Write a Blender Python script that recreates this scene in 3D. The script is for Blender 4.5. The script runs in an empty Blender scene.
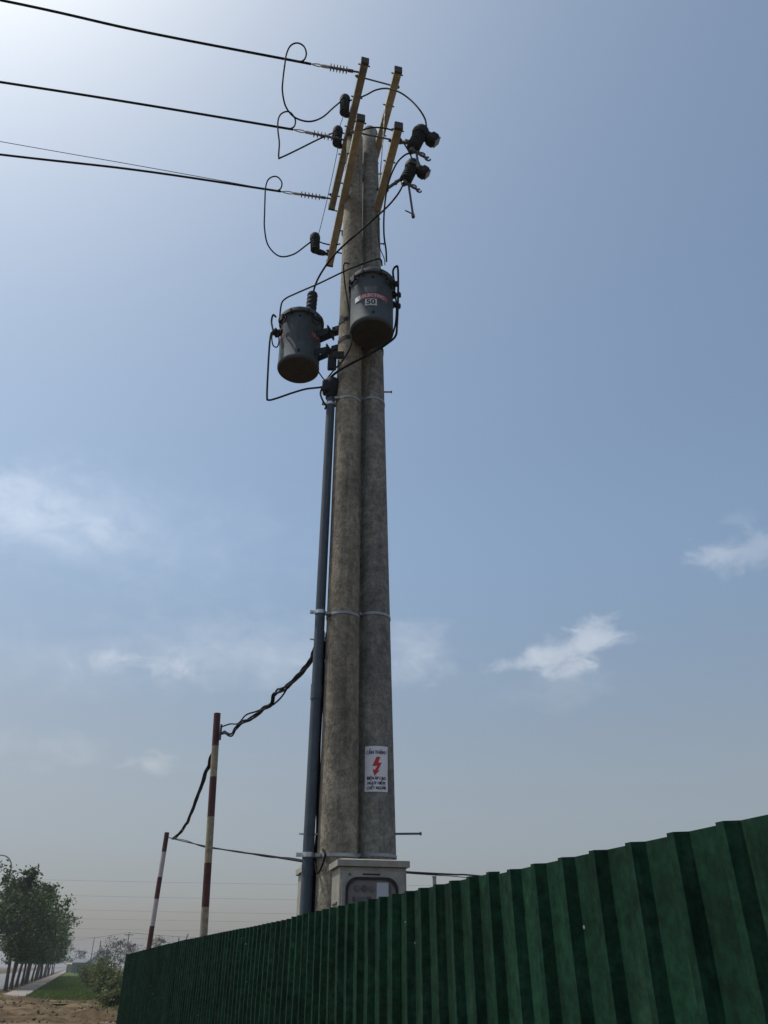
import bpy, math, random
from mathutils import Vector, Matrix, noise
random.seed(7)
R = math.radians
scene = bpy.context.scene
COL = scene.collection
PI = math.pi

# ------------------------------------------------------------------ camera
F, HOR = 769.0, 966.0
PITCH = math.atan((HOR - 512) / F)
CP, SP = math.cos(PITCH), math.sin(PITCH)
EYE = Vector((0, 0, 1.6))
cam = bpy.data.cameras.new('camera'); co = bpy.data.objects.new('camera', cam); COL.objects.link(co)
co.location = EYE; co.rotation_euler = (PI / 2 + PITCH, 0, 0)
cam.sensor_fit = 'VERTICAL'; cam.sensor_height = 36; cam.lens = F / 1024 * 36
cam.clip_end = 6000; cam.clip_start = 0.05
scene.camera = co

def ray(x, y):
    a, b = x - 384, 512 - y
    return Vector((a, F * CP - b * SP, F * SP + b * CP))
def atY(x, y, Y):                     # the point of the place seen at a photo position, Y metres ahead
    r = ray(x, y); return EYE + r * (Y / r.y)
def atZ(x, y, z):                     # the same, z metres above the ground
    r = ray(x, y); return EYE + r * ((z - EYE.z) / r.z)

# ------------------------------------------------------------------ mesh builder
class MB:
    def __init__(s): s.v, s.f, s.sm = [], [], []
    def add(s, vs, fs, smooth=False):
        n = len(s.v); s.v += [Vector(v) for v in vs]
        for f in fs: s.f.append([i + n for i in f]); s.sm.append(smooth)
        return s
    def box(s, c, size, M=None, bev=0.0):
        c = Vector(c); hx, hy, hz = [d / 2 for d in size]
        b = min(bev, hx * .9, hy * .9, hz * .9)
        if b <= 0:
            vs = [Vector((x, y, z)) for x in (-hx, hx) for y in (-hy, hy) for z in (-hz, hz)]
            fs = [(0, 1, 3, 2), (4, 6, 7, 5), (0, 4, 5, 1), (2, 3, 7, 6), (0, 2, 6, 4), (1, 5, 7, 3)]
        else:
            vs, idx = [], {}
            for sx in (-1, 1):
                for sy in (-1, 1):
                    for sz in (-1, 1):
                        for ax in range(3):
                            p = [sx * (hx - b), sy * (hy - b), sz * (hz - b)]
                            p[ax] = (sx * hx, sy * hy, sz * hz)[ax]
                            idx[(sx, sy, sz, ax)] = len(vs); vs.append(Vector(p))
            fs = []
            for ax in range(3):
                o1, o2 = [a for a in range(3) if a != ax]
                for sg in (-1, 1):
                    q = []
                    for a, bb in ((-1, -1), (1, -1), (1, 1), (-1, 1)):
                        k = [0, 0, 0]; k[ax] = sg; k[o1] = a; k[o2] = bb
                        q.append(idx[(k[0], k[1], k[2], ax)])
                    fs.append(q if (sg > 0) == (ax != 1) else q[::-1])
            for ax in range(3):
                o1, o2 = [a for a in range(3) if a != ax]
                for a in (-1, 1):
                    for bb in (-1, 1):
                        q = []
                        for e, fc in ((-1, o1), (1, o1), (1, o2), (-1, o2)):
                            k = [0, 0, 0]; k[ax] = e; k[o1] = a; k[o2] = bb
                            q.append(idx[(k[0], k[1], k[2], fc)])
                        fs.append(q)
            for sx in (-1, 1):
                for sy in (-1, 1):
                    for sz in (-1, 1): fs.append([idx[(sx, sy, sz, a)] for a in range(3)])
        if M is not None: vs = [M @ v for v in vs]
        return s.add([c + v for v in vs], fs)
    def bar(s, p0, p1, w, h, up=(0, 0, 1), bev=0.0):       # a beam from p0 to p1
        p0, p1 = Vector(p0), Vector(p1); d = p1 - p0; L = d.length; d.normalize()
        up = Vector(up); sx = d.cross(up)
        if sx.length < 1e-4: sx = d.cross(Vector((1, 0, 0)))
        sx.normalize(); uz = sx.cross(d)
        M = Matrix((sx, d, uz)).transposed()
        return s.box((p0 + p1) / 2, (w, L, h), M, bev)
    def lathe(s, o, ax, prof, n=20, smooth=True, cap=True):   # prof: (distance along axis, radius)
        o, ax = Vector(o), Vector(ax).normalized()
        a = ax.cross(Vector((0, 0, 1)))
        if a.length < 1e-3: a = Vector((1, 0, 0))
        a.normalize(); b = ax.cross(a)
        vs, fs = [], []
        for (t, r) in prof:
            for k in range(n):
                th = 2 * PI * k / n
                vs.append(o + ax * t + (a * math.cos(th) + b * math.sin(th)) * r)
        for i in range(len(prof) - 1):
            for k in range(n):
                k2 = (k + 1) % n
                fs.append((i * n + k, i * n + k2, (i + 1) * n + k2, (i + 1) * n + k))
        s.add(vs, fs, smooth)
        if cap:
            m = len(s.v) - len(vs)
            s.f.append([m + k for k in range(n)][::-1]); s.sm.append(False)
            s.f.append([m + (len(prof) - 1) * n + k for k in range(n)]); s.sm.append(False)
        return s
    def cyl(s, p0, p1, r0, r1=None, n=16, smooth=True):
        p0, p1 = Vector(p0), Vector(p1)
        return s.lathe(p0, p1 - p0, [(0, r0), ((p1 - p0).length, r0 if r1 is None else r1)], n, smooth)
    def tube(s, pts, r, n=8, rs=None):
        pts = [Vector(p) for p in pts]
        t0 = (pts[1] - pts[0]).normalized()
        a = t0.cross(Vector((0, 0, 1)))
        if a.length < 1e-3: a = t0.cross(Vector((1, 0, 0)))
        a.normalize(); vs, fs = [], []
        for i, p in enumerate(pts):
            t = (pts[min(i + 1, len(pts) - 1)] - pts[max(i - 1, 0)])
            t = t.normalized() if t.length > 1e-9 else t0
            a = (a - t * a.dot(t)); a.normalize(); b = t.cross(a)
            rr = rs[i] if rs else r
            for k in range(n):
                th = 2 * PI * k / n
                vs.append(p + (a * math.cos(th) + b * math.sin(th)) * rr)
        for i in range(len(pts) - 1):
            for k in range(n):
                k2 = (k + 1) % n
                fs.append((i * n + k, i * n + k2, (i + 1) * n + k2, (i + 1) * n + k))
        fs.append(list(range(n))[::-1]); fs.append([(len(pts) - 1) * n + k for k in range(n)])
        return s.add(vs, fs, True)
    def build(s, name, m, parent=None, loc=None):
        me = bpy.data.meshes.new(name)
        o = bpy.data.objects.new(name, me)
        off = Vector((0, 0, 0))
        if parent is not None:
            q = parent
            while q is not None: off += q.location; q = q.parent
        elif loc is not None: off = Vector(loc)
        me.from_pydata([tuple(v - off) for v in s.v], [], s.f)
        me.polygons.foreach_set('use_smooth', s.sm)
        me.materials.append(m); me.set_sharp_from_angle(angle=R(42)); me.update()
        COL.objects.link(o)
        if parent is not None: o.parent = parent
        elif loc is not None: o.location = loc
        return o

def crom(P, k=10):                     # Catmull-Rom through points
    P = [Vector(p) for p in P]; out = []
    Q = [P[0] * 2 - P[1]] + P + [P[-1] * 2 - P[-2]]
    for i in range(1, len(Q) - 2):
        p0, p1, p2, p3 = Q[i - 1:i + 3]
        for j in range(k):
            t = j / k
            out.append(.5 * ((2 * p1) + (p2 - p0) * t + (2 * p0 - 5 * p1 + 4 * p2 - p3) * t * t + (3 * p1 - p0 - 3 * p2 + p3) * t ** 3))
    out.append(P[-1]); return out

def tag(o, label=None, cat=None, group=None, kind=None):
    if label: o['label'] = label
    if cat: o['category'] = cat
    if group: o['group'] = group
    if kind: o['kind'] = kind
    return o
def empty(name, loc, label=None, cat=None, group=None):
    o = bpy.data.objects.new(name, None); COL.objects.link(o); o.location = loc
    return tag(o, label, cat, group)

# ------------------------------------------------------------------ materials
def mat(name, col, rough=.7, metal=0.0, var=.25, scale=8.0, bump=0.0, bscale=40.0, spec=.4, col2=None, stretch=(1, 1, 1), blotch=None):
    m = bpy.data.materials.new(name); m.use_nodes = True
    nt = m.node_tree; N, L = nt.nodes, nt.links
    b = N['Principled BSDF']; b.inputs['Roughness'].default_value = rough
    b.inputs['Metallic'].default_value = metal; b.inputs['Specular IOR Level'].default_value = spec
    tc = N.new('ShaderNodeTexCoord'); mp = N.new('ShaderNodeMapping'); mp.inputs['Scale'].default_value = stretch
    L.new(tc.outputs['Object'], mp.inputs['Vector'])
    n1 = N.new('ShaderNodeTexNoise'); n1.inputs['Scale'].default_value = scale; n1.inputs['Detail'].default_value = 6; n1.inputs['Roughness'].default_value = .65
    L.new(mp.outputs[0], n1.inputs['Vector'])
    rp = N.new('ShaderNodeValToRGB'); rp.color_ramp.elements[0].position = .3; rp.color_ramp.elements[1].position = .7
    c2 = col2 or [c * (1 + var) for c in col]
    rp.color_ramp.elements[0].color = [*(c * (1 - var) for c in col), 1]
    rp.color_ramp.elements[1].color = [*c2, 1]
    L.new(n1.outputs['Fac'], rp.inputs['Fac'])
    out = rp.outputs['Color']
    if blotch:                          # larger stains: (colour, scale, threshold, amount)
        bc, bs, bt, ba = blotch
        n3 = N.new('ShaderNodeTexNoise'); n3.inputs['Scale'].default_value = bs; n3.inputs['Detail'].default_value = 8
        L.new(mp.outputs[0], n3.inputs['Vector'])
        r3 = N.new('ShaderNodeValToRGB'); r3.color_ramp.elements[0].position = bt; r3.color_ramp.elements[1].position = min(1, bt + .14)
        r3.color_ramp.elements[1].color = (ba, ba, ba, 1); L.new(n3.outputs['Fac'], r3.inputs['Fac'])
        mx = N.new('ShaderNodeMix'); mx.data_type = 'RGBA'
        L.new(r3.outputs['Color'], mx.inputs['Factor']); L.new(out, mx.inputs['A']); mx.inputs['B'].default_value = [*bc, 1]
        out = mx.outputs['Result']
    L.new(out, b.inputs['Base Color'])
    if bump:
        n2 = N.new('ShaderNodeTexNoise'); n2.inputs['Scale'].default_value = bscale; n2.inputs['Detail'].default_value = 5
        L.new(mp.outputs[0], n2.inputs['Vector'])
        bp = N.new('ShaderNodeBump'); bp.inputs['Strength'].default_value = bump; bp.inputs['Distance'].default_value = .02
        L.new(n2.outputs['Fac'], bp.inputs['Height']); L.new(bp.outputs[0], b.inputs['Normal'])
    return m

M = {}
M['concrete'] = mat('pole_concrete', (.255, .225, .175), .9, 0, .3, 5, .5, 60, .2, stretch=(1, 1, .45), blotch=((.14, .125, .105), 3.2, .5, .7))
M['concrete_b'] = mat('pole_concrete_grey', (.235, .225, .20), .9, 0, .28, 5, .5, 60, .2, stretch=(1, 1, .45), blotch=((.13, .128, .125), 2.6, .5, .7))
M['frp'] = mat('crossarm_composite', (.41, .395, .315), .65, 0, .2, 6, .15, 50, blotch=((.25, .24, .19), 4, .54, .7))
M['frp_grey'] = mat('crossarm_composite_weathered', (.255, .245, .205), .7, 0, .2, 6, .15, 50, blotch=((.13, .125, .115), 4, .54, .7))
M['endcap'] = mat('dark_end_cap', (.06, .056, .05), .8, 0, .3, 10)
M['galv'] = mat('galvanised_steel', (.55, .56, .57), .42, .75, .2, 12, .1, 60)
M['dull'] = mat('weathered_steel', (.12, .125, .13), .6, .5, .2, 14)
M['strap'] = mat('dull_strap', (.33, .34, .36), .55, .4, .35, 5)
M['black'] = mat('black_cable', (.010, .010, .012), .8, 0, .2, 20, spec=.15)
M['rubber'] = mat('dark_silicone', (.022, .026, .030), .75, 0, .25, 12, spec=.2)
M['sheds'] = mat('grey_polymer', (.17, .175, .18), .5, 0, .2, 14)
M['tank'] = mat('transformer_grey', (.078, .094, .106), .78, 0, .12, 4, .05, 30, .2, blotch=((.08, .09, .095), 2.5, .58, .6))
M['tank_bottom'] = mat('transformer_base', (.048, .05, .056), .8, 0, .3, 6, blotch=((.06, .052, .05), 5, .55, .6))
M['pvc'] = mat('conduit_grey', (.07, .092, .115), .75, 0, .12, 3, stretch=(1, 1, .2))
M['cab'] = mat('cabinet_paint', (.34, .32, .27), .5, 0, .1, 3, .05, 30, blotch=((.28, .25, .2), 4, .58, .5))
M['seal'] = mat('black_seal', (.015, .015, .018), .6)
M['panel'] = mat('inner_panel', (.2, .18, .17), .6, 0, .1, 3)
M['meterface'] = mat('meter_case', (.12, .11, .11), .3, 0, .2, 6)
M['meterred'] = mat('meter_red', (.10, .06, .055), .4, 0, .2, 6)
M['doc'] = mat('paper_sheet', (.5, .52, .55), .6, 0, .06, 8)
M['signwhite'] = mat('sign_white', (.78, .77, .8), .5, 0, .05, 8)
M['signred'] = mat('sign_red', (.55, .03, .04), .5, 0, .1, 12)
M['signblue'] = mat('sign_navy', (.012, .012, .06), .5, 0, .1, 12)
M['labelred'] = mat('label_red', (.40, .095, .095), .5, 0, .1, 10)
M['labelwhite'] = mat('label_white', (.6, .6, .6), .5, 0, .08, 10)
M['fence'] = mat('green_sheet', (.0065, .031, .0175), .8, 0, .5, 3.0, .5, 9, .12, stretch=(1, 1, .45), blotch=((.024, .05, .034), 7, .58, .45))
def flecks(m, scale, thr, col):          # chipped paint and dust specks
    N, L = m.node_tree.nodes, m.node_tree.links; b = N['Principled BSDF']; src = b.inputs['Base Color'].links[0].from_socket
    tc = N.new('ShaderNodeTexCoord'); v = N.new('ShaderNodeTexVoronoi'); v.inputs['Scale'].default_value = scale; L.new(tc.outputs['Object'], v.inputs['Vector'])
    n = N.new('ShaderNodeTexNoise'); n.inputs['Scale'].default_value = 5; n.inputs['Detail'].default_value = 3; L.new(tc.outputs['Object'], n.inputs['Vector'])
    a = N.new('ShaderNodeMath'); a.operation = 'LESS_THAN'; L.new(v.outputs['Distance'], a.inputs[0]); a.inputs[1].default_value = thr
    c = N.new('ShaderNodeMath'); c.operation = 'GREATER_THAN'; L.new(n.outputs['Fac'], c.inputs[0]); c.inputs[1].default_value = .52
    d = N.new('ShaderNodeMath'); d.operation = 'MULTIPLY'; L.new(a.outputs[0], d.inputs[0]); L.new(c.outputs[0], d.inputs[1])
    mx = N.new('ShaderNodeMix'); mx.data_type = 'RGBA'; L.new(d.outputs[0], mx.inputs['Factor']); L.new(src, mx.inputs['A']); mx.inputs['B'].default_value = [*col, 1]
    L.new(mx.outputs['Result'], b.inputs['Base Color'])
flecks(M['fence'], 10, .06, (.22, .24, .22))
M['red'] = mat('oxide_red_paint', (.088, .026, .023), .6, 0, .25, 6)
M['cream'] = mat('aged_white_paint', (.33, .275, .19), .6, 0, .2, 6, blotch=((.28, .17, .09), 6, .56, .6))
M['white'] = mat('white_paint', (.45, .41, .41), .6, 0, .12, 6)
M['bark'] = mat('bark', (.085, .07, .06), .9, 0, .3, 6, .4, 30)
M['path'] = mat('path_paving', (.24, .21, .18), .9, 0, .2, .6, .2, 8)
M['road'] = mat('pale_road', (.17, .17, .18), .9, 0, .12, .15)
M['hut'] = mat('pale_render', (.5, .47, .42), .8, 0, .1, 1)
M['hutyellow'] = mat('yellow_paint', (.28, .25, .15), .7, 0, .1, 1)
M['roofgrey'] = mat('grey_roofing', (.12, .13, .14), .6, 0, .2, 1)
M['lamp'] = mat('lamp_steel', (.20, .21, .23), .5, .4, .1, 4)

def leafmat(name, cols, trans=.35):
    m = bpy.data.materials.new(name); m.use_nodes = True
    N, L = m.node_tree.nodes, m.node_tree.links
    b = N['Principled BSDF']; b.inputs['Roughness'].default_value = .55; b.inputs['Specular IOR Level'].default_value = .3
    g = N.new('ShaderNodeNewGeometry'); rp = N.new('ShaderNodeValToRGB')
    L.new(g.outputs['Random Per Island'], rp.inputs['Fac'])
    rp.color_ramp.elements[0].color = [*cols[0], 1]; rp.color_ramp.elements[1].color = [*cols[-1], 1]
    for i, c in enumerate(cols[1:-1]):
        e = rp.color_ramp.elements.new((i + 1) / (len(cols) - 1)); e.color = [*c, 1]
    L.new(rp.outputs[0], b.inputs['Base Color'])
    t = N.new('ShaderNodeBsdfTranslucent'); L.new(rp.outputs[0], t.inputs['Color'])
    mx = N.new('ShaderNodeMixShader'); mx.inputs[0].default_value = trans
    L.new(b.outputs[0], mx.inputs[1]); L.new(t.outputs[0], mx.inputs[2])
    L.new(mx.outputs[0], N['Material Output'].inputs['Surface'])
    return m
M['leaf'] = leafmat('street_tree_leaves', [(.022, .046, .016), (.045, .08, .024), (.085, .12, .038)])
M['leafdry'] = leafmat('scrub_leaves', [(.055, .085, .024), (.09, .115, .038), (.14, .135, .055)])
M['leafgrey'] = leafmat('sparse_leaves', [(.05, .06, .035), (.07, .075, .05)])
M['grass'] = leafmat('grass_blades', [(.06, .10, .018), (.09, .14, .026), (.14, .16, .045)], .3)

def streaks(m, col, thr, amt, sc=(9, 9, .35)):      # water and rust runs down the shaft
    N, L = m.node_tree.nodes, m.node_tree.links; b = N['Principled BSDF']; src = b.inputs['Base Color'].links[0].from_socket
    tc = N.new('ShaderNodeTexCoord'); mp = N.new('ShaderNodeMapping'); mp.inputs['Scale'].default_value = sc; L.new(tc.outputs['Object'], mp.inputs[0])
    n = N.new('ShaderNodeTexNoise'); n.inputs['Scale'].default_value = 2.2; n.inputs['Detail'].default_value = 6; n.inputs['Roughness'].default_value = .6; L.new(mp.outputs[0], n.inputs['Vector'])
    r = N.new('ShaderNodeMapRange'); r.inputs['From Min'].default_value = thr; r.inputs['From Max'].default_value = thr + .16; r.inputs['To Max'].default_value = amt; L.new(n.outputs['Fac'], r.inputs['Value'])
    mx = N.new('ShaderNodeMix'); mx.data_type = 'RGBA'; L.new(r.outputs[0], mx.inputs['Factor']); L.new(src, mx.inputs['A']); mx.inputs['B'].default_value = [*col, 1]
    L.new(mx.outputs['Result'], b.inputs['Base Color'])
streaks(M['concrete'], (.11, .095, .08), .52, .6); streaks(M['concrete'], (.34, .31, .26), .60, .5, (14, 14, 1.2)); streaks(M['concrete'], (.15, .08, .05), .66, .5, (16, 16, .5))
streaks(M['concrete_b'], (.11, .105, .10), .53, .6); streaks(M['concrete_b'], (.33, .32, .29), .60, .5, (13, 13, 1.1))
streaks(M['tank'], (.055, .06, .065), .58, .6, (6, 6, .6)); streaks(M['tank'], (.12, .085, .06), .68, .4, (10, 10, .5))
streaks(M['fence'], (.018, .05, .030), .52, .55, (12, 12, .4)); streaks(M['fence'], (.03, .06, .042), .60, .45, (5, 5, 2.5)); streaks(M['fence'], (.045, .04, .025), .70, .5, (14, 14, .5))
streaks(M['cream'], (.14, .07, .04), .56, .8, (12, 12, 2)); streaks(M['white'], (.2, .15, .13), .58, .7, (12, 12, 2)); streaks(M['red'], (.05, .03, .028), .54, .7, (10, 10, 2))
streaks(M['cab'], (.22, .18, .13), .60, .5, (10, 10, .8)); streaks(M['pvc'], (.13, .14, .145), .57, .6, (10, 10, .3))
def mottle(m, scale, lo, hi):            # fine uneven grain multiplied into the colour
    N, L = m.node_tree.nodes, m.node_tree.links; b = N['Principled BSDF']; src = b.inputs['Base Color'].links[0].from_socket
    tc = N.new('ShaderNodeTexCoord'); n = N.new('ShaderNodeTexNoise'); n.inputs['Scale'].default_value = scale; n.inputs['Detail'].default_value = 4; n.inputs['Roughness'].default_value = .7
    L.new(tc.outputs['Object'], n.inputs['Vector'])
    r = N.new('ShaderNodeMapRange'); r.inputs['From Min'].default_value = .36; r.inputs['From Max'].default_value = .64; r.inputs['To Min'].default_value = lo; r.inputs['To Max'].default_value = hi; L.new(n.outputs['Fac'], r.inputs['Value'])
    mx = N.new('ShaderNodeMix'); mx.data_type = 'RGBA'; mx.blend_type = 'MULTIPLY'; mx.inputs['Factor'].default_value = 1; mx.clamp_result = False
    L.new(src, mx.inputs['A']); L.new(r.outputs[0], mx.inputs['B']); L.new(mx.outputs['Result'], b.inputs['Base Color'])
for k_ in ('concrete', 'concrete_b'): mottle(M[k_], 16, .72, 1.32); mottle(M[k_], 55, .82, 1.2)
mottle(M['fence'], 26, .68, 1.4); mottle(M['fence'], 5, .8, 1.22)
mottle(M['tank'], 14, .88, 1.1); mottle(M['frp'], 14, .82, 1.15); mottle(M['frp_grey'], 14, .82, 1.15); mottle(M['red'], 14, .75, 1.2); mottle(M['cream'], 12, .75, 1.15); mottle(M['pvc'], 12, .88, 1.1); mottle(M['cab'], 12, .88, 1.08)
flecks(M['tank_bottom'], 16, .1, (.08, .065, .055))
# ground: soil with drier patches, small clods, weeds
def groundmat():
    m = mat('bare_soil', (.080, .054, .029), .95, 0, .55, 2.2, 1.0, 5.0, .1, blotch=((.17, .125, .072), .6, .5, .8))
    return m
M['soil'] = groundmat()
M['lawn'] = mat('lawn_ground', (.075, .105, .026), .95, 0, .35, 1.2, .6, 14, .1, blotch=((.085, .08, .035), .5, .56, .7))

# ------------------------------------------------------------------ world: daylight sky with drifting clouds
SUN_AZ, SUN_EL = R(-80), R(66)           # left of straight ahead, high
SKY_STRENGTH, SUN_STRENGTH = .14, 2.9
w = bpy.data.worlds.new('World'); scene.world = w; w.use_nodes = True
nt = w.node_tree; N, L = nt.nodes, nt.links
bg = N['Background']; bg.inputs['Strength'].default_value = SKY_STRENGTH
sky = N.new('ShaderNodeTexSky'); sky.sky_type = 'NISHITA'; sky.sun_disc = False
sky.sun_elevation = SUN_EL; sky.sun_rotation = SUN_AZ; sky.altitude = 5
sky.air_density = 1.0; sky.dust_density = 2.0; sky.ozone_density = 3.0
tc = N.new('ShaderNodeTexCoord'); D = tc.outputs['Generated']
def vm(op, a, b=None):
    n = N.new('ShaderNodeVectorMath'); n.operation = op
    for i, x in enumerate((a, b)):
        if x is None: continue
        if hasattr(x, 'links'): L.new(x, n.inputs[i])
        else: n.inputs[i].default_value = x
    return n.outputs['Value'] if op in ('DOT_PRODUCT', 'LENGTH') else n.outputs['Vector']
def ma(op, a, b=None, c=None, clamp=False):
    n = N.new('ShaderNodeMath'); n.operation = op; n.use_clamp = clamp
    for i, x in enumerate((a, b, c)):
        if x is None: continue
        if hasattr(x, 'links'): L.new(x, n.inputs[i])
        else: n.inputs[i].default_value = x
    return n.outputs[0]
nz = N.new('ShaderNodeTexNoise'); nz.inputs['Scale'].default_value = 22; nz.inputs['Detail'].default_value = 9; nz.inputs['Roughness'].default_value = .6; nz.inputs['Distortion'].default_value = .35
mp = N.new('ShaderNodeMapping'); mp.inputs['Scale'].default_value = (1, 1, 1.7); L.new(D, mp.inputs[0]); L.new(mp.outputs[0], nz.inputs[0])
nz2 = N.new('ShaderNodeTexNoise'); nz2.inputs['Scale'].default_value = 5; nz2.inputs['Detail'].default_value = 5; nz2.inputs['Roughness'].default_value = .5
L.new(mp.outputs[0], nz2.inputs[0])
nzf = ma('ADD', ma('MULTIPLY', nz.outputs['Fac'], .75), ma('MULTIPLY', nz2.outputs['Fac'], .25))
# clouds: (photo x, y, half width px, half height px, opacity, softness, raggedness)
CL = [(520, 665, 34, 12, .40, .8, 1.2), (548, 662, 42, 17, .42, .8, 1.2), (570, 650, 38, 22, .42, .8, 1.2), (592, 638, 34, 22, .55, .8, 1.3), (616, 641, 28, 10, .30, 1.0, 1.3), (555, 684, 76, 28, .14, 1.3, 1.2),
      (752, 550, 64, 28, .36, .9, 1.3), (708, 556, 36, 14, .26, 1.0, 1.5), (735, 520, 34, 10, .12, 1.0, 1.7),
      (0, 505, 130, 44, .62, 1.4, .6), (60, 500, 120, 40, .34, 1.5, .8), (110, 525, 240, 86, .42, 1.9, .6), (30, 530, 170, 50, .30, 1.6, .6),
      (150, 665, 58, 14, .34, 1.0, 1.5), (250, 655, 190, 52, .55, 1.6, .7), (415, 650, 50, 36, .46, 1.4, .8), (60, 660, 170, 46, .16, 1.6, 1.0),
      (155, 764, 48, 14, .34, 1.0, 1.4), (60, 750, 80, 22, .14, 1.2, 1.4)]
tot = None
for (x, y, wx, hy, op, so, rg) in CL:
    c = ray(x, y).normalized(); rt = c.cross(Vector((0, 0, 1))).normalized(); up = rt.cross(c)
    px = 1 / (ray(x, y).length)
    a = ma('DIVIDE', vm('DOT_PRODUCT', D, tuple(rt)), wx * px); b = ma('DIVIDE', vm('DOT_PRODUCT', D, tuple(up)), hy * px)
    d2 = ma('SQRT', ma('ADD', ma('MULTIPLY', a, a), ma('MULTIPLY', b, b)))
    fr = ma('GREATER_THAN', vm('DOT_PRODUCT', D, tuple(c)), .2)
    e = ma('ADD', ma('SUBTRACT', 1.0, d2), ma('MULTIPLY', ma('SUBTRACT', nzf, .5), rg * 3.0))
    mr = N.new('ShaderNodeMapRange'); mr.interpolation_type = 'SMOOTHSTEP'; L.new(e, mr.inputs['Value'])
    mr.inputs['From Min'].default_value = -.05; mr.inputs['From Max'].default_value = so
    mr.inputs['To Max'].default_value = op
    k = ma('MULTIPLY', mr.outputs[0], fr)
    tot = k if tot is None else ma('SUBTRACT', ma('ADD', tot, k), ma('MULTIPLY', tot, k))
CLOUD_COL = (2.3, 2.05, 1.75)
mx = N.new('ShaderNodeMix'); mx.data_type = 'RGBA'; mx.blend_type = 'ADD'
L.new(tot, mx.inputs['Factor'])
hs = N.new('ShaderNodeHueSaturation'); hs.inputs['Saturation'].default_value = .90; hs.inputs['Value'].default_value = 1.0
milk = N.new('ShaderNodeMix'); milk.data_type = 'RGBA'; milk.blend_type = 'MULTIPLY'; milk.inputs['Factor'].default_value = 1
L.new(sky.outputs[0], milk.inputs['A']); milk.inputs['B'].default_value = (1.06, 1.105, 1.0, 1)
L.new(milk.outputs['Result'], hs.inputs['Color']); 
elev = ma('ARCSINE', vm('DOT_PRODUCT', D, (0, 0, 1)))
lo = N.new('ShaderNodeMapRange'); lo.interpolation_type = 'SMOOTHSTEP'; L.new(elev, lo.inputs['Value'])      # dusty air low over the plain
lo.inputs['From Min'].default_value = R(30); lo.inputs['From Max'].default_value = R(8)
dust = N.new('ShaderNodeMix'); dust.data_type = 'RGBA'; dust.blend_type = 'MULTIPLY'
L.new(lo.outputs[0], dust.inputs['Factor']); L.new(hs.outputs[0], dust.inputs['A']); dust.inputs['B'].default_value = (.84, .70, .64, 1)
lo2 = N.new('ShaderNodeMapRange'); lo2.interpolation_type = 'SMOOTHSTEP'; L.new(elev, lo2.inputs['Value'])
lo2.inputs['From Min'].default_value = R(13); lo2.inputs['From Max'].default_value = R(0)
dust2 = N.new('ShaderNodeMix'); dust2.data_type = 'RGBA'; dust2.blend_type = 'MULTIPLY'
L.new(lo2.outputs[0], dust2.inputs['Factor']); L.new(dust.outputs['Result'], dust2.inputs['A']); dust2.inputs['B'].default_value = (.68, .72, .88, 1)
L.new(dust2.outputs['Result'], mx.inputs['A']); mx.inputs['B'].default_value = (*CLOUD_COL, 1)
L.new(mx.outputs['Result'], bg.inputs['Color'])
sl = bpy.data.lights.new('sun', 'SUN'); so_ = bpy.data.objects.new('sun', sl); COL.objects.link(so_)
sl.energy = SUN_STRENGTH; sl.angle = R(.6); sl.color = (1, .95, .87)
sd = Vector((math.sin(SUN_AZ) * math.cos(SUN_EL), math.cos(SUN_AZ) * math.cos(SUN_EL), math.sin(SUN_EL)))
so_.rotation_euler = sd.to_track_quat('Z', 'Y').to_euler(); so_.location = sd * 60

vs_ = scene.view_settings; vs_.view_transform = 'Standard'; vs_.look = 'None'; vs_.gamma = 1; vs_.use_curve_mapping = False
vs_.exposure = 0.0

# ------------------------------------------------------------------ ground
def gz(x, y):
    """height of the bare ground: flat, with dug-over soil 18-52 m ahead on the left"""
    u = x + .345 * y                     # distance right of the line of the path
    a = max(0, min(1, (y - 16) / 8)) * max(0, min(1, (52 - y) / 9)) * max(0, min(1, (4.5 - u) / 3))
    p = Vector((x * .35, y * .35, 0))
    h = noise.fractal(p, .9, 2.1, 5) * .30 + noise.fractal(p * 4, .8, 2.1, 4) * .12
    h += .16 * math.exp(-((x + 19.8) / 2.4) ** 2 - ((y - 45.5) / 4) ** 2) * 2.2      # heap before the path's end
    return h * a - .004
mb = MB()
xs = [-1500, -700, -300, -120, -60] + [-42 + .4 * i for i in range(100)] + [-1, 2, 6, 15, 40, 120, 300, 700, 1500]
ys = [-1500, -700, -300, -100, -30, -8, 0, 6, 12] + [16 + .5 * i for i in range(80)] + [57, 62, 75, 100, 160, 300, 600, 1100, 1800]
for y in ys:
    for x in xs: mb.v.append(Vector((x, y, gz(x, y))))
nx = len(xs)
for j in range(len(ys) - 1):
    for i in range(nx - 1):
        mb.f.append((j * nx + i, j * nx + i + 1, (j + 1) * nx + i + 1, (j + 1) * nx + i)); mb.sm.append(True)
tag(mb.build('ground', M['soil']), kind='structure')

def strip(name, u0, u1, y0, y1, z, m, step=4.0):    # a sheet along the path's direction: x = u - .345 y
    s = MB(); n = max(1, int((y1 - y0) / step))
    for i in range(n + 1):
        y = y0 + (y1 - y0) * i / n
        s.v += [Vector((u0 - .345 * y, y, z)), Vector((u1 - .345 * y, y, z))]
    for i in range(n): s.f.append((2 * i, 2 * i + 1, 2 * i + 3, 2 * i + 2)); s.sm.append(True)
    return tag(s.build(name, m), kind='structure')
strip('lawn', -2.62, 2.6, 44.5, 420, .006, M['lawn'])
strip('road', -17, -5.6, 20, 700, .006, M['road'])
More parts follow.
